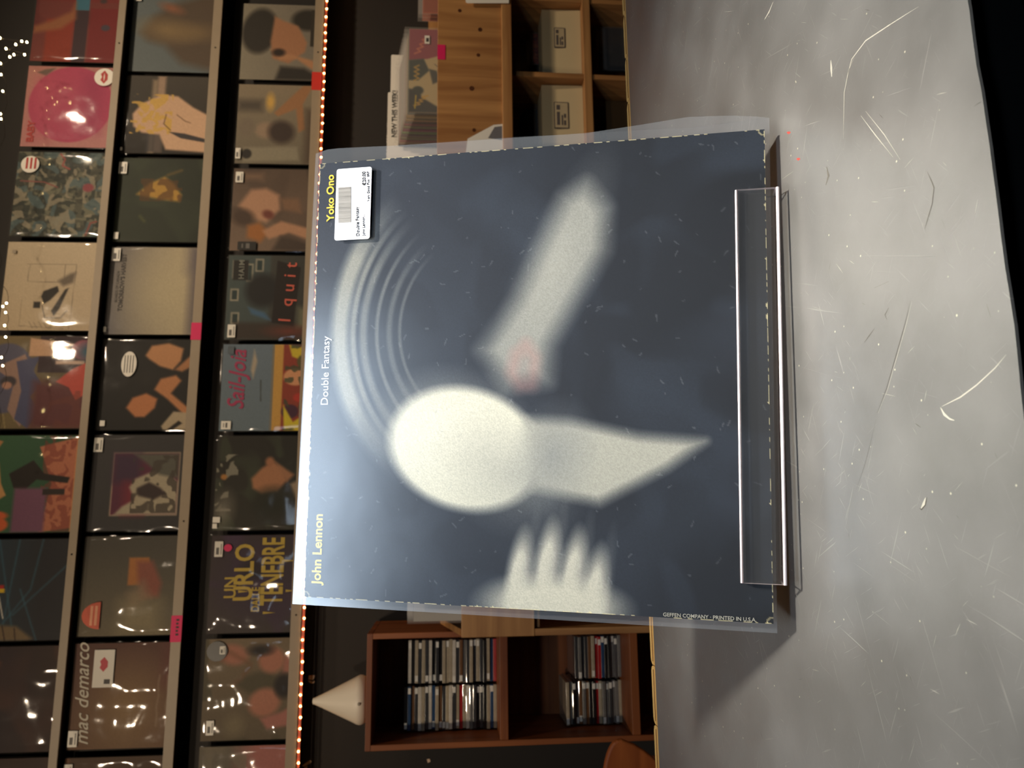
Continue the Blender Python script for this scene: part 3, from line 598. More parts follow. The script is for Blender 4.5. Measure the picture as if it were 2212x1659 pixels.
def c33(k):
    k.grad((92, 76, 64), (120, 100, 84), 'b'); k.blot(4, (72, 58, 50), .5, .3, .7); k.rect(.1, .36, .05, .14, (120, 96, 78), .04); k.poly([(.08, .46), (.22, .26), (.4, .24), (.56, .32), (.58, .5), (.42, .66), (.24, .62)], (178, 136, 108), .03); k.ell(.14, .6, .14, .1, (74, 58, 48), 20, .04); k.poly([(.2, .7), (.34, .66), (.46, .78), (.36, .9), (.2, .84)], (158, 102, 56), .03); k.ell(.44, .56, .07, .05, (112, 62, 52), 20, .02); k.poly([(.38, .76), (.6, .64), (1, .74), (1, .88), (.7, .78), (.46, .86)], (176, 132, 102), .02); k.poly([(.58, .36), (.8, .36), (.84, .54), (.62, .5)], (126, 96, 74), .03); k.poly([(.5, 1), (.6, .82), (.8, .86), (1, .92), (1, 1)], (70, 58, 50), .03); return k
def c34(k):
    k.grad((66, 66, 60), (56, 56, 52), 'a'); k.rect(.0, .5, .0, 1, (70, 86, 86), .02, .7)
    for p in ((.05, .18, .06, .28), (.22, .30, .10, .32), (.32, .42, .04, .2), (.04, .14, .4, .55), (.06, .16, .68, .82)): k.rect(*p, (142, 138, 122)); k.rect(p[0]+.02, p[1]-.02, p[2]+.02, p[3]-.02, (44, 58, 58))
    k.ell(.42, .42, .2, .2, (34, 34, 34), 0, .05); k.poly([(.26, .62), (.45, .68), (.54, .78), (.3, .7)], (70, 100, 128), .02); k.rect(.1, .9, .80, 1, (58, 50, 44), .03); k.poly([(.58, .06), (.86, .14), (.80, .84), (.54, .80)], (34, 28, 26)); k.rect(.84, 1, .62, .86, (104, 104, 84), .04); k.ell(.75, .9, .2, .05, (128, 56, 42), 0, .05, .7); k.rect(.06, .24, .06, .30, (38, 36, 34)); return k
def c35(k):
    k.grad((104, 118, 130), (104, 118, 126), 'b'); k.poly([(.36, .06), (.40, .20), (.36, .40), (.33, .30)], (170, 156, 136), .015); k.rect(.57, .60, .0, 1, (120, 116, 104)); k.rect(.595, .71, 0, 1, (196, 150, 74)); k.rect(.70, 1, 0, 1, (140, 60, 44)); k.line([(.45, .42), (.46, .66)], .012, (60, 64, 60))
    k.poly([(.76, .0), (1, .05), (.95, .2), (.8, .14)], (200, 176, 50), .01); k.ell(.85, .38, .14, .10, (206, 146, 104), 0, .01); k.ell(.93, .2, .07, .08, (90, 84, 50), 0, .01); k.ell(.80, .78, .10, .08, (70, 40, 56), 0, .01); k.poly([(.72, .7), (.84, .9), (.96, .82), (1, 1), (.74, 1)], (206, 184, 48), .01); k.ell(.90, .62, .07, .05, (176, 56, 44)); k.blot(12, (66, 72, 50), .64, .05, .8, (.72, 1, 0, 1)); return k
def c36(k):
    k.grad((38, 36, 30), (50, 48, 40), 'b'); k.blot(7, (60, 66, 50), .55, .2, .7); k.blot(16, (150, 146, 128), .68, .06, .8, (0, .25, .2, .8)); k.ell(.1, .8, .1, .16, (140, 134, 120), 10, .08, .7); k.poly([(.40, .46), (.52, .34), (.64, .28), (.76, .36), (.80, .48), (.70, .6), (.52, .62), (.42, .56)], (168, 116, 82), .02); k.ell(.60, .28, .05, .05, (160, 108, 76), 0, .02); k.poly([(.66, .28), (.88, .42), (.80, .5)], (160, 112, 80), .02); k.poly([(.84, .52), (1, .44), (1, .72), (.9, .66)], (150, 130, 104), .02); k.ell(.66, .72, .2, .14, (36, 38, 26), 0, .08); k.ell(.09, .44, .035, .03, (168, 116, 60)); return k
def c37(k):
    k.grad((58, 48, 50), (66, 58, 56), 'b'); k.blot(4, (70, 50, 74), .5, .3, .8); k.ell(.50, .5, .36, .30, (60, 44, 66), 0, .2, .8); k.ell(.48, .36, .16, .10, (38, 32, 36), 0, .04, .8); return k
def c38(k):
    k.grad((120, 104, 82), (104, 92, 74), 'b'); k.blot(5, (74, 70, 52), .5, .2, .7); k.ell(.30, .16, .16, .10, (168, 112, 92), 10, .03); k.ell(.72, .22, .14, .13, (176, 118, 96), 0, .03); k.ell(.60, .12, .12, .05, (36, 30, 28), 0, .03); k.poly([(.86, .18), (1, .14), (1, .34), (.84, .36)], (170, 112, 96), .02); k.ell(.66, .64, .17, .14, (178, 120, 98), -10, .03); k.ell(.86, .48, .1, .12, (42, 36, 34), 0, .03); k.poly([(.62, .8), (.84, .74), (1, .66), (1, .86), (.7, .9)], (176, 116, 104), .02); k.line([(.2, .1), (.5, .26), (.4, .4), (.3, .46)], .03, (120, 84, 60), .03, .7); k.ell(.35, .86, .10, .1, (140, 128, 100), 0, .06, .6); return k
def c39(k):
    k.grad((112, 104, 90), (176, 112, 104), 'a', .3, .6); k.blot(6, (132, 122, 104), .5, .1, .7, (0, .5, 0, 1)); return k
ROWS = [
 [(c11, (116, 52, 46), 'dark red record cover with a pale hand and a blue bar'), (c12, (178, 120, 112), 'record cover with a big pink disc and red lips on a round sticker'),
  (c13, (70, 70, 60), 'grey-green record cover crowded with tangled doodles'), (c14, (190, 170, 142), 'cream record cover with a small ink sketch of a room'),
  (c15, (100, 84, 64), 'record cover with blue mountains, coral rocks and golden rays'), (c16, (50, 84, 60), 'green and orange illustrated record cover with a floral pattern'),
  (c17, (44, 52, 58), 'dark blue record cover with crossing light beams and white handwriting'), (c18, (52, 42, 38), 'dark brown record cover under shiny creased film on the top ledge'),
  (c19, (60, 44, 38), 'plain dark brown record cover beside the creased one on the top ledge')],
 [(c21, (98, 106, 108), 'grey-blue record cover with a blurred brown head of hair'), (c22, (56, 50, 44), 'record cover with a figure under shaggy yellow hair'),
  (c23, (46, 52, 42), 'dark green record cover with a golden crumpled shape'), (c24, (140, 130, 116), 'hazy grey record cover with dark small capitals along its top'),
  (c25, (34, 32, 30), 'black record cover with two pale figures and a white oval sticker'), (c26, (58, 56, 56), 'charcoal record cover with a framed pale rocky picture'),
  (c27, (92, 86, 74), 'smoky grey record cover with an orange label at its left'), (c28, (100, 74, 58), 'brown record cover with white handwriting and a lips label'),
  (c29, (84, 64, 48), 'brown and teal record cover beside the one with white handwriting')],
 [(c31, (130, 122, 106), 'record cover with a hand held to a face and a dark caption strip'), (c32, (124, 114, 96), 'faded grey record cover with two heads and a bare arm'),
  (c33, (104, 88, 74), 'brown record cover with a pale face and a raised arm'), (c34, (60, 60, 56), 'dark record cover with teal windows and spaced red letters'),
  (c35, (104, 118, 128), 'blue record cover with magenta script and a bright yellow stripe'), (c36, (40, 38, 34), 'dark leafy record cover with one small lit face'),
  (c37, (62, 52, 54), 'purple record cover with jagged mustard lettering'), (c38, (112, 98, 78), 'record cover with pink faces and loose hair, a black round sticker on top'),
  (c39, (140, 104, 92), 'pink and grey record cover beside the one with pink faces')]]
YB_ = [[-40, 139, 322, 518, 720, 932, 1158, 1388, 1628, 1872], [-18, 158, 335, 528, 728, 934, 1152, 1378, 1625, 1880], [4, 177, 360, 547, 739, 936, 1150, 1372, 1603, 1845]]
TOPZ = [1.478, 1.139, .742]
XREF = [140, 320, 590]
CY = 2.645
cov = {}
for r in range(3):
    for i, (fn, base, lab) in enumerate(ROWS[r]):
        xa = at(XREF[r], YB_[r][i], CY).x; xb = at(XREF[r], YB_[r][i+1], CY).x; xc = (xa+xb)/2; wdt = min(.321, xa-xb-.009)
        z0 = CZ+FLOOR_Z[r]+.0012; H = TOPZ[r]-FLOOR_Z[r]; H = min(H, .322)
        t = thing('record_cover', lab, 'record cover', (xc, CY-.003, z0), (-math.radians(1.6), 0, random.uniform(-.006, .006)), 'record covers on the %s ledge' % ORD[r])
        cov[r, i] = (t, wdt, H)
        ink_sheet('jacket', fn(I(base)).grain(.06), wdt-.008, H-.005, .0035, PRINT, t)
        f = mesh_obj('plastic_bag', films[5+(i+r) % 3 if i+r//2 >= 7 or (r, i) == (1, 6) else (i+2*r) % 5], WFILM, t); f.scale = (wdt/.322, 1, H/.321)
def pos(r, i, a, b):
    t, wd, H = cov[r, i]; return (.5-b)*(wd-.008), (1-a)*(H-.005)
def stk(r, i, a0, a1, b0, b1, m=STICK, name='price_sticker', marks=True, round_=False, y=-.0062):
    x0, z0 = pos(r, i, a1, b1); x1, z1 = pos(r, i, a0, b0); t = cov[r, i][0]
    p = disc_pts((x0+x1)/2, (z0+z1)/2, (x1-x0)/2, (z1-z0)/2) if round_ else rrect(x0, x1, z0, z1, .0012, 2)
    o = prism(name, p, y, y+.0003, m, t)
    if marks and not round_:
        w_, h_ = x1-x0, z1-z0
        if w_ >= h_: q = [(x0+w_*.15, x0+w_*.6, z0+h_*.45, z0+h_*.8), (x0+w_*.15, x0+w_*.85, z0+h_*.15, z0+h_*.25)]
        else: q = [(x0+w_*.2, x0+w_*.8, z0+h_*.35, z0+h_*.55), (x0+w_*.25, x0+w_*.75, z0+h_*.7, z0+h_*.78)]
        for e in q: box('print_block', (e[0], e[1], y-.0003, y-.0001, e[2], e[3]), mat('grey_ink', (96, 92, 88), .6), o)
    return o
def word(r, i, s, a, b, size, m, parent=None, **kw):
    x, z = pos(r, i, a, b); return text('lettering', s, size, m, parent or cov[r, i][0], x, z, kw.pop('y', -.0016), **kw)
CREAM = mat('cream_ink', (206, 198, 180), .6); REDI = mat('red_ink', (176, 48, 44), .6); GOLD = mat('mustard_ink', (184, 156, 52), .6); MAGI = mat('magenta_ink', (160, 40, 84), .6); SALM = mat('salmon_ink', (206, 92, 72), .6); DGREY = mat('dark_grey_ink', (66, 62, 60), .6)
GBLK = mat('black_sticker', (34, 32, 30), .4)
# top ledge
o = stk(0, 1, .74, .96, .02, .24, WHITE, 'round_sticker', False, True); x, z = pos(0, 1, .85, .13)
prism('lips', [(x-.026, z), (x-.012, z+.013), (x-.004, z+.010), (x, z+.008), (x+.004, z+.010), (x+.012, z+.013), (x+.026, z), (x+.01, z-.012), (x-.01, z-.012)], -.0066, -.0063, REDI, o); prism('lips_gap', [(x-.018, z), (x, z+.002), (x+.018, z), (x, z-.002)], -.0070, -.0067, WHITE, o)
word(0, 1, 'BABY', .135, .95, .034, REDI, bold=.03)
stk(0, 2, .045, .24, .06, .26, WHITE, 'round_sticker', False, True); x, z = pos(0, 2, .145, .24)
for k in range(3): box('print_block', (x+.008, x+.05, -.0066, -.0064, z+.008-.014*k, z+.015-.014*k), REDI, cov[0, 2][0])
stk(0, 5, .0, .11, .09, .28, GBLK, 'round_sticker', False, True); word(0, 6, "C'est Belge", .27, .86, .052, CREAM, shear=.35, rot=math.radians(7), space=1.1)
stk(0, 3, .06, .10, .10, .14, mat('cream2', (150, 136, 116), .6), 'print_block', False)
# middle ledge
stk(1, 0, .02, .10, -.0, .10); stk(1, 1, .005, .03, .94, .98, marks=False); stk(1, 2, .01, .10, .06, .20); stk(1, 2, .02, .07, .90, .98, marks=False)
stk(1, 3, .02, .11, .02, .17); stk(1, 3, .0, .03, .92, .98, marks=False)
word(1, 3, "TOMORROW'S HARVEST", .17, .74, .0205, DGREY, bold=.02, sx=.9); word(1, 3, 'BOARDS OF CANADA', .11, .64, .0125, DGREY, sx=.9)
o = stk(1, 4, .22, .38, .14, .42, WHITE, 'oval_sticker', False, True)
x, z = pos(1, 4, .30, .28)
for k in range(4): box('print_block', (x-.03, x+.03, -.0066, -.0064, z+.012-.009*k, z+.015-.009*k), mat('grey_ink', (96, 92, 88), .6), o)
o = stk(1, 4, .05, .10, .90, .96, marks=False); stk(1, 5, .01, .10, .03, .18)
ORG = mat('orange_label', (196, 74, 36), .5)
x0, z0 = pos(1, 6, .22, .93); x1, z1 = pos(1, 6, .04, .66); xm = (x0+x1)/2
o = prism('orange_label', [(x0, z0), (x1, z0)]+[(xm+(x1-x0)/2*math.cos(math.pi*q/12), z0+(z1-z0)*math.sin(math.pi*q/12)) for q in range(1, 12)], -.0064, -.0061, ORG, cov[1, 6][0])
for k in range(2): box('print_block', (xm-.03, xm+.03, -.0068, -.0066, z0+.008+.014*k, z0+.016+.014*k), mat('pale_orange', (222, 150, 110), .5), o)
word(1, 7, 'mac demarco', .20, .96, .058, CREAM, shear=.4, rot=math.radians(4), bold=.006, sx=.95)
o = stk(1, 7, .20, .40, .06, .42, WHITE, 'paper_label', False); x, z = pos(1, 7, .30, .20)
prism('lips', [(x-.022, z), (x-.010, z+.012), (x, z+.008), (x+.010, z+.012), (x+.022, z), (x+.008, z-.012), (x-.008, z-.012)], -.0068, -.0065, mat('lip_pink', (196, 70, 80), .6), o)
x, z = pos(1, 7, .345, .40); box('print_block', (x+.004, x+.018, -.0068, -.0065, z-.008, z+.01), DGREY, o)
stk(1, 7, .01, .10, .82, .97)
stk(1, 8, .0, .08, .05, .2)
# bottom ledge
word(2, 0, 'OPPOSITION', .955, .52, .0185, CREAM, space=1.25); stk(2, 1, .01, .07, .82, .95); stk(2, 2, .03, .12, .05, .18); stk(2, 2, .10, .32, .90, 1.0, GBLK)
word(2, 3, 'HAIM', .19, .29, .026, mat('grey_letter', (120, 122, 112), .6), bold=.02, space=1.2); word(2, 3, 'I  q u i t', .76, .80, .060, SALM, rot=math.radians(-4), bold=.004, space=1.1); stk(2, 3, .04, .13, .83, .98)
word(2, 4, 'Sail-Joia', .265, .76, .078, MAGI, shear=.3, bold=.012, sx=.86); stk(2, 4, .03, .14, .89, .985); stk(2, 4, .06, .13, .03, .12, mat('blue_grey_mark', (78, 88, 96), .6), 'print_block', False)
stk(2, 5, .0, .08, .86, .92, marks=False); stk(2, 5, .0, .05, .93, .98, marks=False)
stk(2, 6, .04, .13, .06, .22); o = stk(2, 6, .14, .23, .09, .165, PINK, 'pink_dot', False, True)
word(2, 6, 'UN', .29, .65, .052, GOLD, bold=.02, sx=.9); word(2, 6, 'URLO', .47, .68, .085, GOLD, bold=.025, sx=.82); word(2, 6, 'DALLE', .555, .79, .036, GOLD, bold=.02, sx=.75); word(2, 6, 'TENEBRE', .80, .725, .086, GOLD, bold=.022, sx=.62, sz=1.15)
for a_, b_, l in ((.32, .50, .05), (.32, .58, .035), (.18, .56, .03), (.60, .80, .04), (.80, .27, .05), (.84, .58, .03)):   # drips of the jagged letters
    x, z = pos(2, 6, a_, b_); prism('letter_drip', [(x-.004, z), (x+.004, z), (x, z-l)], -.0018, -.0015, GOLD, cov[2, 6][0])
stk(2, 7, .02, .24, .02, .22, GBLK, 'round_sticker', False, True); stk(2, 7, .16, .22, .07, .15, y=-.0067); stk(2, 7, .06, .14, .80, .94)
# ------------------------------------------------------------------ record browser on the right
PINE = wood('pine_board', (182, 134, 82), (146, 100, 58), 'Z', 3.2, .5)
PINEX = wood('pine_board_lengthwise', (182, 134, 82), (146, 100, 58), 'X', 3.2, .5)
KNOT = wood('pine_knot', (92, 50, 24), (62, 32, 16), 'X', 30, .5)
def rz(z): return CZ+z
YP = 2.36
br = thing('record_browser', 'knotty pine record browser with stamped card boxes in its lower shelves', 'record bin', (1.5, 2.5, 0)); B0 = Vector(br.location)
def pb(parent, origin, name, ext, m, bev=0):
    e = [ext[0]-origin.x, ext[1]-origin.x, ext[2]-origin.y, ext[3]-origin.y, ext[4]-origin.z, ext[5]-origin.z]
    return box(name, e, m, parent, bev)
fp = pb(br, B0, 'front_panel', (.60, 2.45, YP, YP+.018, rz(-.232), rz(.012)), PINE, .0015)
for px, py, r_ in ((993, 23, .006), (1037, 64, .007), (1033, 119, .006), (1019, 191, .008), (1024, 281, .006)):
    p = at(px, py, YP); prism('knot', disc_pts(p.x-B0.x, p.z-B0.z, r_*1.1, r_), YP-B0.y-.0006, YP-B0.y-.0001, KNOT, fp)
pb(br, B0, 'bottom_rail', (.60, 2.45, YP-.010, YP+.02, rz(-.240), rz(-.206)), PINEX, .002)
pb(br, B0, 'bin_floor', (.62, 2.43, YP+.0185, 2.66, rz(-.226), rz(-.210)), PINEX)
pb(br, B0, 'back_panel', (.60, 2.45, 2.672, 2.69, 0, rz(.05)), PINEX)
for x in (.60, 2.432): pb(br, B0, 'side_panel', (x, x+.018, YP+.0185, 2.671, 0, rz(.012)), PINEX)
zs = at(1258, 100, 2.40).z; z2 = at(1275, 100, 2.40).z
pb(br, B0, 'shelf', (.62, 2.43, 2.385, 2.671, z2, zs), PINEX, .002); pb(br, B0, 'shelf', (.62, 2.43, 2.385, 2.671, .04, .06), PINEX)
for x in (.976, 1.261, 1.546, 1.843, 2.14):
    for a, b_ in ((zs, rz(-.2265)), (.061, z2)): pb(br, B0, 'divider', (x-.009, x+.009, 2.39, 2.67, a+.0005, b_-.0005), PINE, .001)
p0, p1 = at(945, 128, YP-.001), at(962, 97, YP-.001)
q = pb(br, B0, 'tag', (p0.x, p1.x, YP-.0016, YP-.0004, p1.z, p0.z), PINK); q['label'] = 'pink paper tag'
# cream boxes with an ink stamp
def fit_x(lo, hi):
    c0, c1 = (1.279, 1.528) if (lo+hi)/2 < 1.53 else (1.564, 1.825) if (lo+hi)/2 < 1.85 else (1.861, 2.12)
    return max(lo, c0), min(hi, c1)
KB = mat('cream_card', (196, 176, 136), .7, var=.04, scale=15); STK = mat('stamp_ink', (84, 76, 72), .7)
for n_, (ya, yb, sa, sb, s0, s1, tilt, lb) in enumerate(((17, 155, 58, 102, 1197, 1222, .03, 'cream cardboard box with a small ink stamp, under the bin panel'), (181, 328, 219, 277, 1197, 1230, .02, 'cream cardboard box with a larger wide ink stamp, under the bin panel'))):
    a, b_ = at(1215, yb, 2.42), at(1215, ya, 2.42); zt_ = at(1172, ya+40, 2.42).z; lo, hi = fit_x(a.x, b_.x); a.x, b_.x = lo-.004, hi+.0; cx = (a.x+b_.x)/2
    t = thing('card_box', lb, 'box', (cx, 2.42, zs+.0005), (0, 0, 0), 'cream card boxes in the browser'); hw = (b_.x-a.x)/2
    b2 = bmesh.new(); h = zt_-zs
    vs = [b2.verts.new((x, y, z)) for x, y, z in ((-hw, 0, 0), (hw, 0, 0), (hw, .12, 0), (-hw, .12, 0), (-hw+.006, .012, h), (hw+.004, .012, h), (hw+.004, .115, h), (-hw+.006, .115, h))]
    for f in ((0, 1, 5, 4), (1, 2, 6, 5), (2, 3, 7, 6), (3, 0, 4, 7), (3, 2, 1, 0), (4, 5, 6, 7)): b2.faces.new([vs[i] for i in f])
    mesh_obj('carton', done(b2, 'carton'), KB, t)
    c0, c1 = at(s1, sb, 2.42), at(s0, sa, 2.42); x0, x1, za, zb = c0.x-cx, c1.x-cx, c0.z-zs, c1.z-zs
    def yy(z): return .012*z/h-.0012
    st_ = prism('stamp_frame', rrect(x0, x1, za, zb, .002, 2), yy(za)-.0006, yy(zb), STK, t); prism('stamp_field', rrect(x0+.003, x1-.003, za+.003, zb-.003, .001, 2), yy(za)-.0012, yy(za)-.0008, mat('stamp_paper', (180, 162, 128), .7), st_)
    w_ = x1-x0; g_ = zb-za
    for e in ((.12, .62, .62, .82), (.70, .88, .6, .84), (.12, .3, .2, .34), (.4, .55, .2, .34), (.12, .5, .40, .50)): box('stamp_mark', (x0+w_*e[0], x0+w_*e[1], yy(za)-.0017, yy(za)-.0013, za+g_*e[2], za+g_*e[3]), STK, st_)
# records standing in the lower shelves
BAGW = film('thick_bag_film', .15, .10, .2, 20, (1, .93, .84), 1.45)
def lp(label, loc, W, H, ink=None, base=(60, 56, 52), group=None, lean=0., n=40, bagged=True, edge=(150, 140, 125), bag=None):
    t = thing('record', label, 'record', loc, (-lean, 0, 0), group)
    ink_sheet('jacket', ink or Ink(12, base), W, H, .0035, PRINT, t, edge)
    if bagged:
        o = mesh_obj('plastic_bag', film_sheet('bag', W+.012, H+.016, 7, .0012, random.randint(0, 99), -.0012), bag or BAGW, t)
    return t
def low(px0, px1, py0, py1, Y, zf, label, ink, lean=.05, edge=(130, 120, 105), bagged=True):
    a, b_ = at((px0+px1)/2, py1, Y), at((px0+px1)/2, py0, Y); zt_ = at(px0, (py0+py1)/2, Y).z
    lo, hi = fit_x(a.x, b_.x)
    return lp(label, ((lo+hi)/2, Y, zf+.001), hi-lo, zt_-zf-.001, ink, group='records in the lower shelves', lean=lean, edge=edge, bagged=bagged)
k = Ink(60, (170, 60, 30)); k.blot(9, (196, 92, 44), .5, .1, .8); k.blot(20, (120, 34, 24), .58, .06, .8); k.rect(.0, .06, 0, 1, (70, 24, 26)); k.ell(.6, .9, .3, .3, (70, 50, 44), 0, .1, .6)
low(1146, 1200, 30, 138, 2.56, zs, 'record with an orange-red print behind the stamped card box', k, .02)
low(1124, 1200, 66, 152, 2.60, zs, 'dark grey record behind the one with the orange-red print', Ink(20, (66, 58, 54)), .02)
k = Ink(30, (170, 112, 40)); k.grad((180, 120, 40), (130, 60, 50), 'b')
low(1162, 1240, 196, 322, 2.56, zs, 'ochre record peeking over the wide-stamped card box', k, .02)
for j in range(4): low(1138-5*j, 1220, 206+3*j, 325-2*j, 2.585+.014*j, zs, '%s dark record behind the ochre one' % 'first second third fourth'.split()[j], Ink(12, (34+6*j, 40+3*j, 42)), .01, (50, 54, 56), False)
zl = .0605
def low2(px, py0, py1, Y, label, ink, edge=(120, 110, 98), bagged=True):
    a, b_ = at(px, py1, Y), at(px, py0, Y); H = a.z-zl-.001
    lo, hi = fit_x(a.x, b_.x)
    return lp(label, ((lo+hi)/2, Y, zl+.001), hi-lo, H, ink, group='records in the bottom shelf', lean=.02, edge=edge, bagged=bagged)
k = Ink(40, (46, 42, 38)); k.blot(5, (66, 56, 48), .5, .2, .8); k.rect(0, .03, 0, 1, (120, 112, 100))
low2(1300, 42, 146, 2.50, 'dark record with a pale bag edge in the bottom shelf', k); low2(1296, 48, 150, 2.54, 'black record behind the pale-edged one in the bottom shelf', Ink(12, (28, 26, 25)), bagged=False)
low2(1308, 0, 14, 2.50, 'grey record cover at the end of the bottom shelf', Ink(12, (120, 104, 92)), bagged=False)
low2(1312, 200, 300, 2.50, 'brown card record in the bottom shelf', Ink(12, (96, 74, 48)), bagged=False); low2(1300, 200, 306, 2.56, 'dull brown record behind the brown card one', Ink(12, (60, 46, 34)), bagged=False)
# stack of records in the bin
k = Ink(120, (186, 164, 120)); k.poly([(0, 0), (.7, 0), (.62, .22), (.2, .36), (0, .38)], (142, 58, 74), .006); k.poly([(0, .38), (.16, .36), (.22, .5), (.1, .62), (0, .62)], (46, 60, 56), .01); k.poly([(.22, .48), (.3, .5), (.34, .62), (.26, .66)], (58, 62, 58), .01); k.poly([(0, .72), (.12, .74), (.14, .82), (.3, .92), (.45, .96), (.6, .9), (1, .9), (1, 1), (0, 1)], (46, 50, 52), .012); k.ell(.10, .74, .06, .05, (46, 56, 52), 0, .01); k.line([(.28, .42), (.36, .5), (.34, .56)], .01, (110, 100, 80))
for j, (y0, y1) in enumerate(((.30, .10), (.62, .44), (.92, .80))): k.line([(.06+.05*(q % 2)+.014*q*(j != 1), y0+(y1-y0)*q/7) for q in range(8)], .016, (196, 150, 62) if j else (206, 120, 90), .006, .9)
k.line([(.07, .95), (.08, .80)], .014, (190, 160, 40))
for j in range(14):
    y = 2.395+.0185*j; topz = at(883, 150, 2.40).z+.0035*j; W = .315; z0 = topz-W
    t = lp('front record of the bin stack with a magenta and cream cover' if j == 0 else '%s record behind the magenta and cream one in the bin stack' % 'first second third fourth fifth sixth seventh eighth ninth tenth eleventh twelfth thirteenth'.split()[j-1], (1.5495+random.uniform(-.003, .003), y, z0), W, W, k if j == 0 else Ink(8, (120+random.randint(-40, 40), 104+random.randint(-40, 30), 92)), group=None if j == 0 else 'records stacked in the bin', lean=.02, edge=random.choice(((150, 130, 112), (110, 90, 80), (60, 52, 50), (130, 74, 64), (40, 36, 36))))
    if j == 0:
        a = box('price_sticker', (.10, .131, -.0034, -.0030, .245, .262), STICK, t); box('print_block', (.107, .122, -.0038, -.0035, .248, .257), DGREY, a)
k2 = Ink(60, (196, 92, 48)); k2.rect(.0, 1, .5, 1, (150, 66, 36), .02)
for j in range(3):
    p = at(914, 22, 2.40); lp('orange record in the bin section beside the magenta and cream one' if j == 0 else '%s record behind the orange one' % ('', 'first', 'second')[j], (1.93, 2.40+.02*j, rz(-.2095)), .315, p.z-rz(-.2095)+.002*j, k2 if j == 0 else Ink(8, (150, 84, 60)), group='orange records in the bin', lean=.02, edge=(190, 110, 80))
# handwritten divider cards at the back of the stack
def divider_card(label, px, py, Y, s, W, H, tx, ty0, ty1):
    p = at(px, py, Y); t = thing('divider_card', label, 'divider card', (p.x-W/2, Y, p.z-H), (0, 0, 0), 'divider cards in the bin')
    prism('card', rrect(-W/2, W/2, 0, H, .006, 3), 0, .0012, WHITE, t)
    a, b_ = at(tx, ty0, Y), at(tx, ty1, Y)
    if s:
        o = text('lettering', s, .03, INKBLK, t, a.x-t.location.x, a.z-t.location.z, -.0008, bold=.03); wd = max(v.co.x for v in o.data.vertices); o.data.transform(Matrix.Diagonal(((b_.x-a.x)/wd, .92, 1, 1)))
divider_card('plain white divider card behind the records in the bin', 845, 118, 2.664, '', .33, .33, 0, 0, 0)
divider_card('white divider card lettered new this week', 838, 199, 2.658, 'NEW THIS WEEK!', .33, .338, 857, 297, 196)
divider_card('white divider card behind the one lettered new this week', 836, 262, 2.668, 'LAST WEEK!', .33, .34, 845, 340, 264)
# paper flyers stuck to the bin panel
def flyer(label, px, Y):
    P = [at(a, b_, Y) for a, b_ in px]; c = sum(P, Vector())/len(P); t = thing('flyer', label, 'paper', c)
    prism('sheet', [(p.x-c.x, p.z-c.z) for p in P], -.0006, 0, WHITE, t); return t, c
t, c = flyer('curled white flyer stuck on the pine bin front', [(1010, 300), (1066, 270), (1087, 268), (1088, 340), (1005, 340)], YP-.004)
p = [at(1060, 300, YP-.004), at(1066, 290, YP-.004), at(1082, 274, YP-.004)]
prism('flyer_picture', [(at(a, b_, YP).x-c.x, at(a, b_, YP).z-c.z) for a, b_ in ((1054, 300), (1068, 276), (1084, 274), (1084, 304))], -.0012, -.0008, mat('flyer_grey', (110, 108, 112), .6), t)
t, c = flyer('white flyer with ruled lines at the top of the pine bin front', [(1006, -60), (1006, 5), (1010, 7), (1099, 7), (1101, -60)], YP-.014)
for q in range(4): prism('ruled_line', [(at(1030+16*q, -50, YP).x-c.x, at(1030+16*q, -50, YP).z-c.z), (at(1030+16*q, 3, YP).x-c.x, at(1030+16*q, 3, YP).z-c.z), (at(1032+16*q, 3, YP).x-c.x, at(1032+16*q, 3, YP).z-c.z), (at(1032+16*q, -50, YP).x-c.x, at(1032+16*q, -50, YP).z-c.z)], -.0012, -.0008, mat('flyer_grey', (110, 108, 112), .6), t)
# ------------------------------------------------------------------ lower browser on the left, in front of the CD cabinet
YQ = 2.10
b2_ = thing('record_browser', 'lower pine record browser standing beside the CD cabinet', 'record bin', (.1, 2.26, 0)); B2 = Vector(b2_.location)
zt_, zb_ = at(997, 1376, YQ).z, at(1155, 1376, YQ).z; xl = at(1070, 1376, YQ).x
pb(b2_, B2, 'front_panel', (xl, .56, YQ, YQ+.018, zb_, zt_), PINEX, .0015); pb(b2_, B2, 'bin_floor', (xl+.02, .54, YQ+.0185, 2.42, at(893, 1343, 2.14).z-.315-.020, at(893, 1343, 2.14).z-.315-.0015), PINEX)
for x in (xl+.001, .541):
    bm = bmesh.new(); pr = [(YQ+.0185, 0), (YQ+.0185, zt_-.001), (2.42, zt_+.055), (2.42, 0)]; A = [bm.verts.new((x-B2.x, y-B2.y, z)) for y, z in pr]; Bq = [bm.verts.new((x+.017-B2.x, y-B2.y, z)) for y, z in pr]
    bm.faces.new(A); bm.faces.new(Bq[::-1])
    for i in range(4): bm.faces.new((A[i], Bq[i], Bq[(i+1) % 4], A[(i+1) % 4]))
    mesh_obj('side_panel', done(bm, 'side_panel'), PINEX, b2_)
    pb(b2_, B2, 'post', (x, x+.017, YQ+.0005, YQ+.018, 0, zb_-.001), PINE)
pb(b2_, B2, 'back_panel', (xl+.02, .54, 2.405, 2.42, 0, zb_+.019), PINEX); pb(b2_, B2, 'shelf', (xl+.02, .54, YQ+.02, 2.404, .30, .316), PINEX)
pl = at(893, 1343, 2.14)
for j in range(7):
    W = .315; lp('front white record in the lower browser' if j == 0 else '%s record behind the white one in the lower browser' % 'x first second third fourth fifth sixth'.split()[j], (pl.x+W/2+.002*j, 2.14+.02*j, pl.z-W+.001*j), W, W, (lambda q: q.rect(.1, .5, .7, .92, (120, 116, 112)))(Ink(40, (176, 168, 156))) if j == 0 else Ink(8, (90, 84, 78)), group=None if j == 0 else 'records in the lower browser', lean=.02)
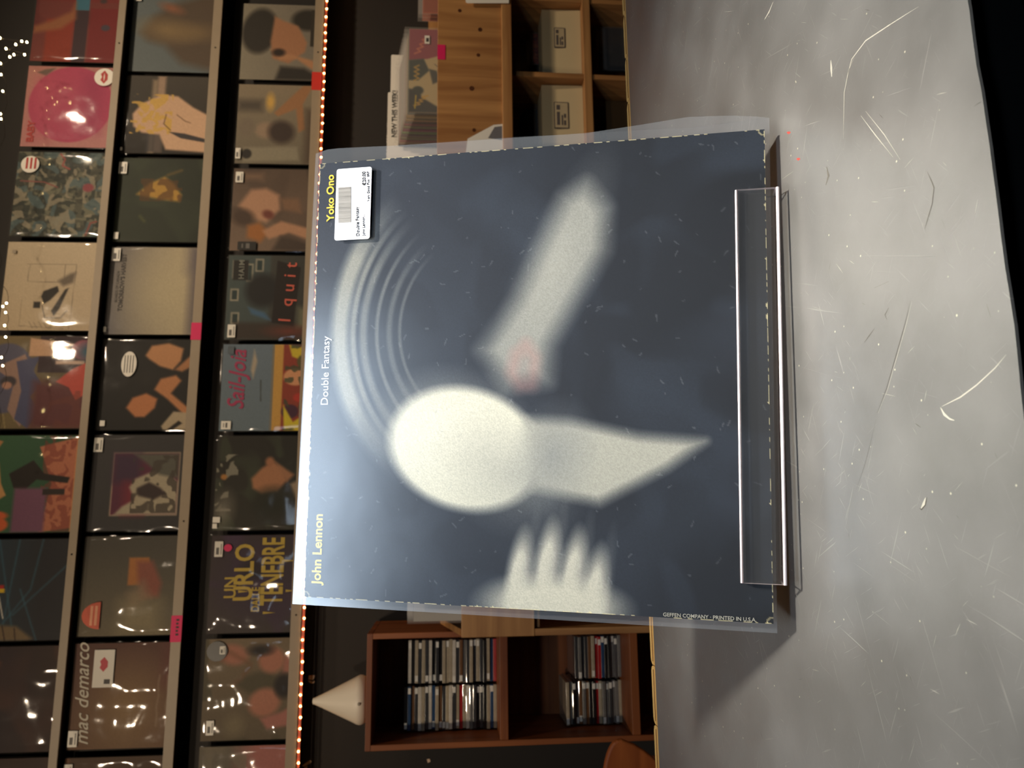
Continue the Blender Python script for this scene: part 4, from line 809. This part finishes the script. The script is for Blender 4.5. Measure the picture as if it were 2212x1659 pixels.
# ------------------------------------------------------------------ CD cabinet
CABW = wood('cabinet_wood', (158, 92, 46), (112, 58, 26), 'X', 2.5, .5); CABV = wood('cabinet_wood_upright', (158, 92, 46), (112, 58, 26), 'Z', 2.5, .5)
YC = 2.36; XA, XB = -.612, -.292
cab = thing('cd_cabinet', 'narrow reddish wooden cabinet with stacked CD cases on two shelves', 'cabinet', (-.45, 2.5, 0)); B3 = Vector(cab.location)
ztop = rz(.204)
pb(cab, B3, 'top_panel', (XA, XB, YC, 2.68, ztop-.016, ztop), CABW, .0012)
for x in (XA, XB-.016): pb(cab, B3, 'side_panel', (x, x+.016, YC+.0005, 2.68, 0, ztop-.0165), CABV, .001)
pb(cab, B3, 'back_panel', (XA+.0165, XB-.0165, 2.66, 2.675, 0, ztop-.017), CABW)
SH = [rz(-.181), rz(-.571), .03]
for z in SH: pb(cab, B3, 'shelf', (XA+.0165, XB-.0165, YC+.001, 2.659, z-.024, z), CABW, .0012)
CW, CH, CDp = .125, .0104, .142
cds = {}
def cd_mesh(key, rgb, rough):
    bm = bmesh.new(); box_bm(bm, -CW/2, CW/2, 0, CDp, 0, CH-.0006, .0008); me = done(bm, 'cd_case'); me.materials.append(mat('cd_spine_'+key, rgb, rough, var=.25, scale=90, coat=1.)); return me
for key, rgb, ro in (('white', (206, 198, 184), .3), ('cream', (170, 156, 132), .3), ('grey', (110, 108, 104), .25), ('black', (34, 33, 34), .2), ('charcoal', (62, 62, 64), .2), ('blue', (44, 70, 104), .25), ('red', (168, 34, 36), .3), ('brown', (112, 78, 50), .3), ('green', (70, 90, 60), .3)): cds[key] = cd_mesh(key, rgb, ro)
ORDN = 'first second third fourth fifth sixth seventh eighth ninth tenth eleventh twelfth thirteenth fourteenth fifteenth sixteenth seventeenth eighteenth nineteenth twentieth'.split(); ORDN += ['twenty-'+q for q in ORDN[:9]]
def stack(xc, z, keys, where):
    for j, key in enumerate(keys):
        o = mesh_obj('cd_case', cds[key], None); o.location = (xc+random.uniform(-.002, .002), 2.482+random.uniform(-.006, .006), z+.0004+CH*j); o.rotation_euler.z = random.uniform(-.012, .012)
        tag(o, '%s-spined CD case, %s from the bottom, %s' % (key, ORDN[j], where), 'CD case', 'CD cases in the cabinet')
        if random.random() < .62:
            s_ = random.choice((-1, 1)); x_ = s_*random.uniform(.046, .052); q = box('price_sticker', (x_-.0085, x_+.0085, -.0006, -.0001, .0008, CH-.0014), STICK, o)
seqR = 'white black cream charcoal cream charcoal white black charcoal black cream cream cream white charcoal brown grey charcoal cream charcoal cream charcoal black cream blue red'.split()[::-1]
seqL = 'black blue brown charcoal white cream charcoal white blue cream brown charcoal cream white charcoal cream red cream white grey charcoal black charcoal black cream blue cream'.split()[::-1]
stack(-.3935, SH[0], seqR, 'upper-shelf stack nearer the pine browser'); stack(-.5275, SH[0], seqL, 'upper-shelf stack farther from the pine browser')
stack(-.3935, SH[1], 'grey charcoal grey black black blue red red cream brown charcoal charcoal grey charcoal'.split(), 'lower-shelf stack nearer the pine browser')
stack(-.5275, SH[1], 'cream grey grey charcoal grey grey cream red black black brown grey brown charcoal black grey cream green'.split()[:17], 'lower-shelf stack farther from the pine browser')
# white cone lamp on top of the cabinet
lp_ = at(787, 1511, 2.47)
lm = thing('cone_lamp', 'white cone-shaped lamp with a rounded base on top of the CD cabinet', 'lamp', (lp_.x, 2.47, ztop))
sc_ = .0695
lathe('body', [(.050, .003), (.060, .006), (.066, .012), (.0695, .020), (.0700, .027), (.0682, .034), (.063, .044), (.050, .072), (.036, .102), (.022, .132), (.0095, .160), (.0085, .1645), (.004, .166)], mat('white_plastic', (238, 226, 206), .45, var=.02), lm, 48)
lathe('base_ring', [(.048, 0), (.048, .0032)], BLACK, lm, 32)
lathe('button', [(.0046, -.0006), (.0046, .0006)], mat('button_grey', (150, 140, 126), .5), lm, 20).matrix_basis = Matrix.Translation((.002, -.0700, .0225)) @ Matrix.Rotation(math.pi/2, 4, 'X')
# plywood chair whose back shows over the counter
CHW = wood('chair_plywood', (176, 96, 44), (134, 66, 28), 'X', 3, .45)
ch = thing('wooden_chair', 'orange-brown wooden chair with a rounded back beyond the counter', 'chair', (-.70, 1.95, 0))
pe = at(1340, 1598, 1.9); ptop = at(1296, 1640, 1.9).z; hw = pe.x+.70
out = []
for q in range(48):
    t_ = 2*math.pi*q/48; cx, sz_ = math.cos(t_), math.sin(t_); zc = pe.z-.004
    up = ptop-zc; rz_ = up if sz_ > 0 else .16
    out.append((hw*math.copysign(abs(cx)**(.75 if sz_ > 0 else .62), cx)*(1 if sz_ > 0 else 1-.42*abs(sz_)), zc+rz_*math.copysign(abs(sz_)**.8, sz_)))
bk = prism('backrest', out, -.05, -.032, CHW, ch)
md = bk.modifiers.new('b', 'BEVEL'); md.width = .005; md.segments = 3; md.limit_method = 'ANGLE'
box('seat', (-.20, .20, -.02, .38, .43, .45), CHW, ch, .008)
for x in (-.17, .17):
    tube('leg', [(x, -.03, .0), (x*.95, -.022, .43), (x*.9, -.028, .62)], .014, CHW, ch, 10); tube('leg', [(x, .36, 0), (x*.95, .34, .43)], .014, CHW, ch, 10)
# torn bits of paper left on the black wall
PAPER = mat('torn_paper', (226, 196, 168), .7)
def scrap(lb, polys, Y=YB-.0008):
    c = at(*polys[0][0], Y); t = thing('paper_scrap', lb, 'paper scrap', c)
    for pl_ in polys: prism('torn_piece', [(at(a, b_, Y).x-c.x, at(a, b_, Y).z-c.z) for a, b_ in pl_], -.0008, 0, PAPER, t)
scrap('torn scrap of pale paper on the black wall beside the cone lamp tip', [[(667, 1459), (681, 1458), (680, 1464), (675, 1469), (666, 1468)], [(665, 1470), (672, 1471), (676, 1473), (680, 1470), (680, 1475), (674, 1477), (668, 1474)]])
scrap('longer torn scrap of pale paper under the light strip', [[(670, 1642), (673, 1645), (668, 1650), (657, 1656), (652, 1655), (660, 1648)], [(657, 1658), (664, 1654), (664, 1664), (655, 1668)]])
scrap('tiny pale paper scrap on the black wall beside the CD cabinet', [[(922, 1640), (928, 1639), (930, 1645), (924, 1648)]])
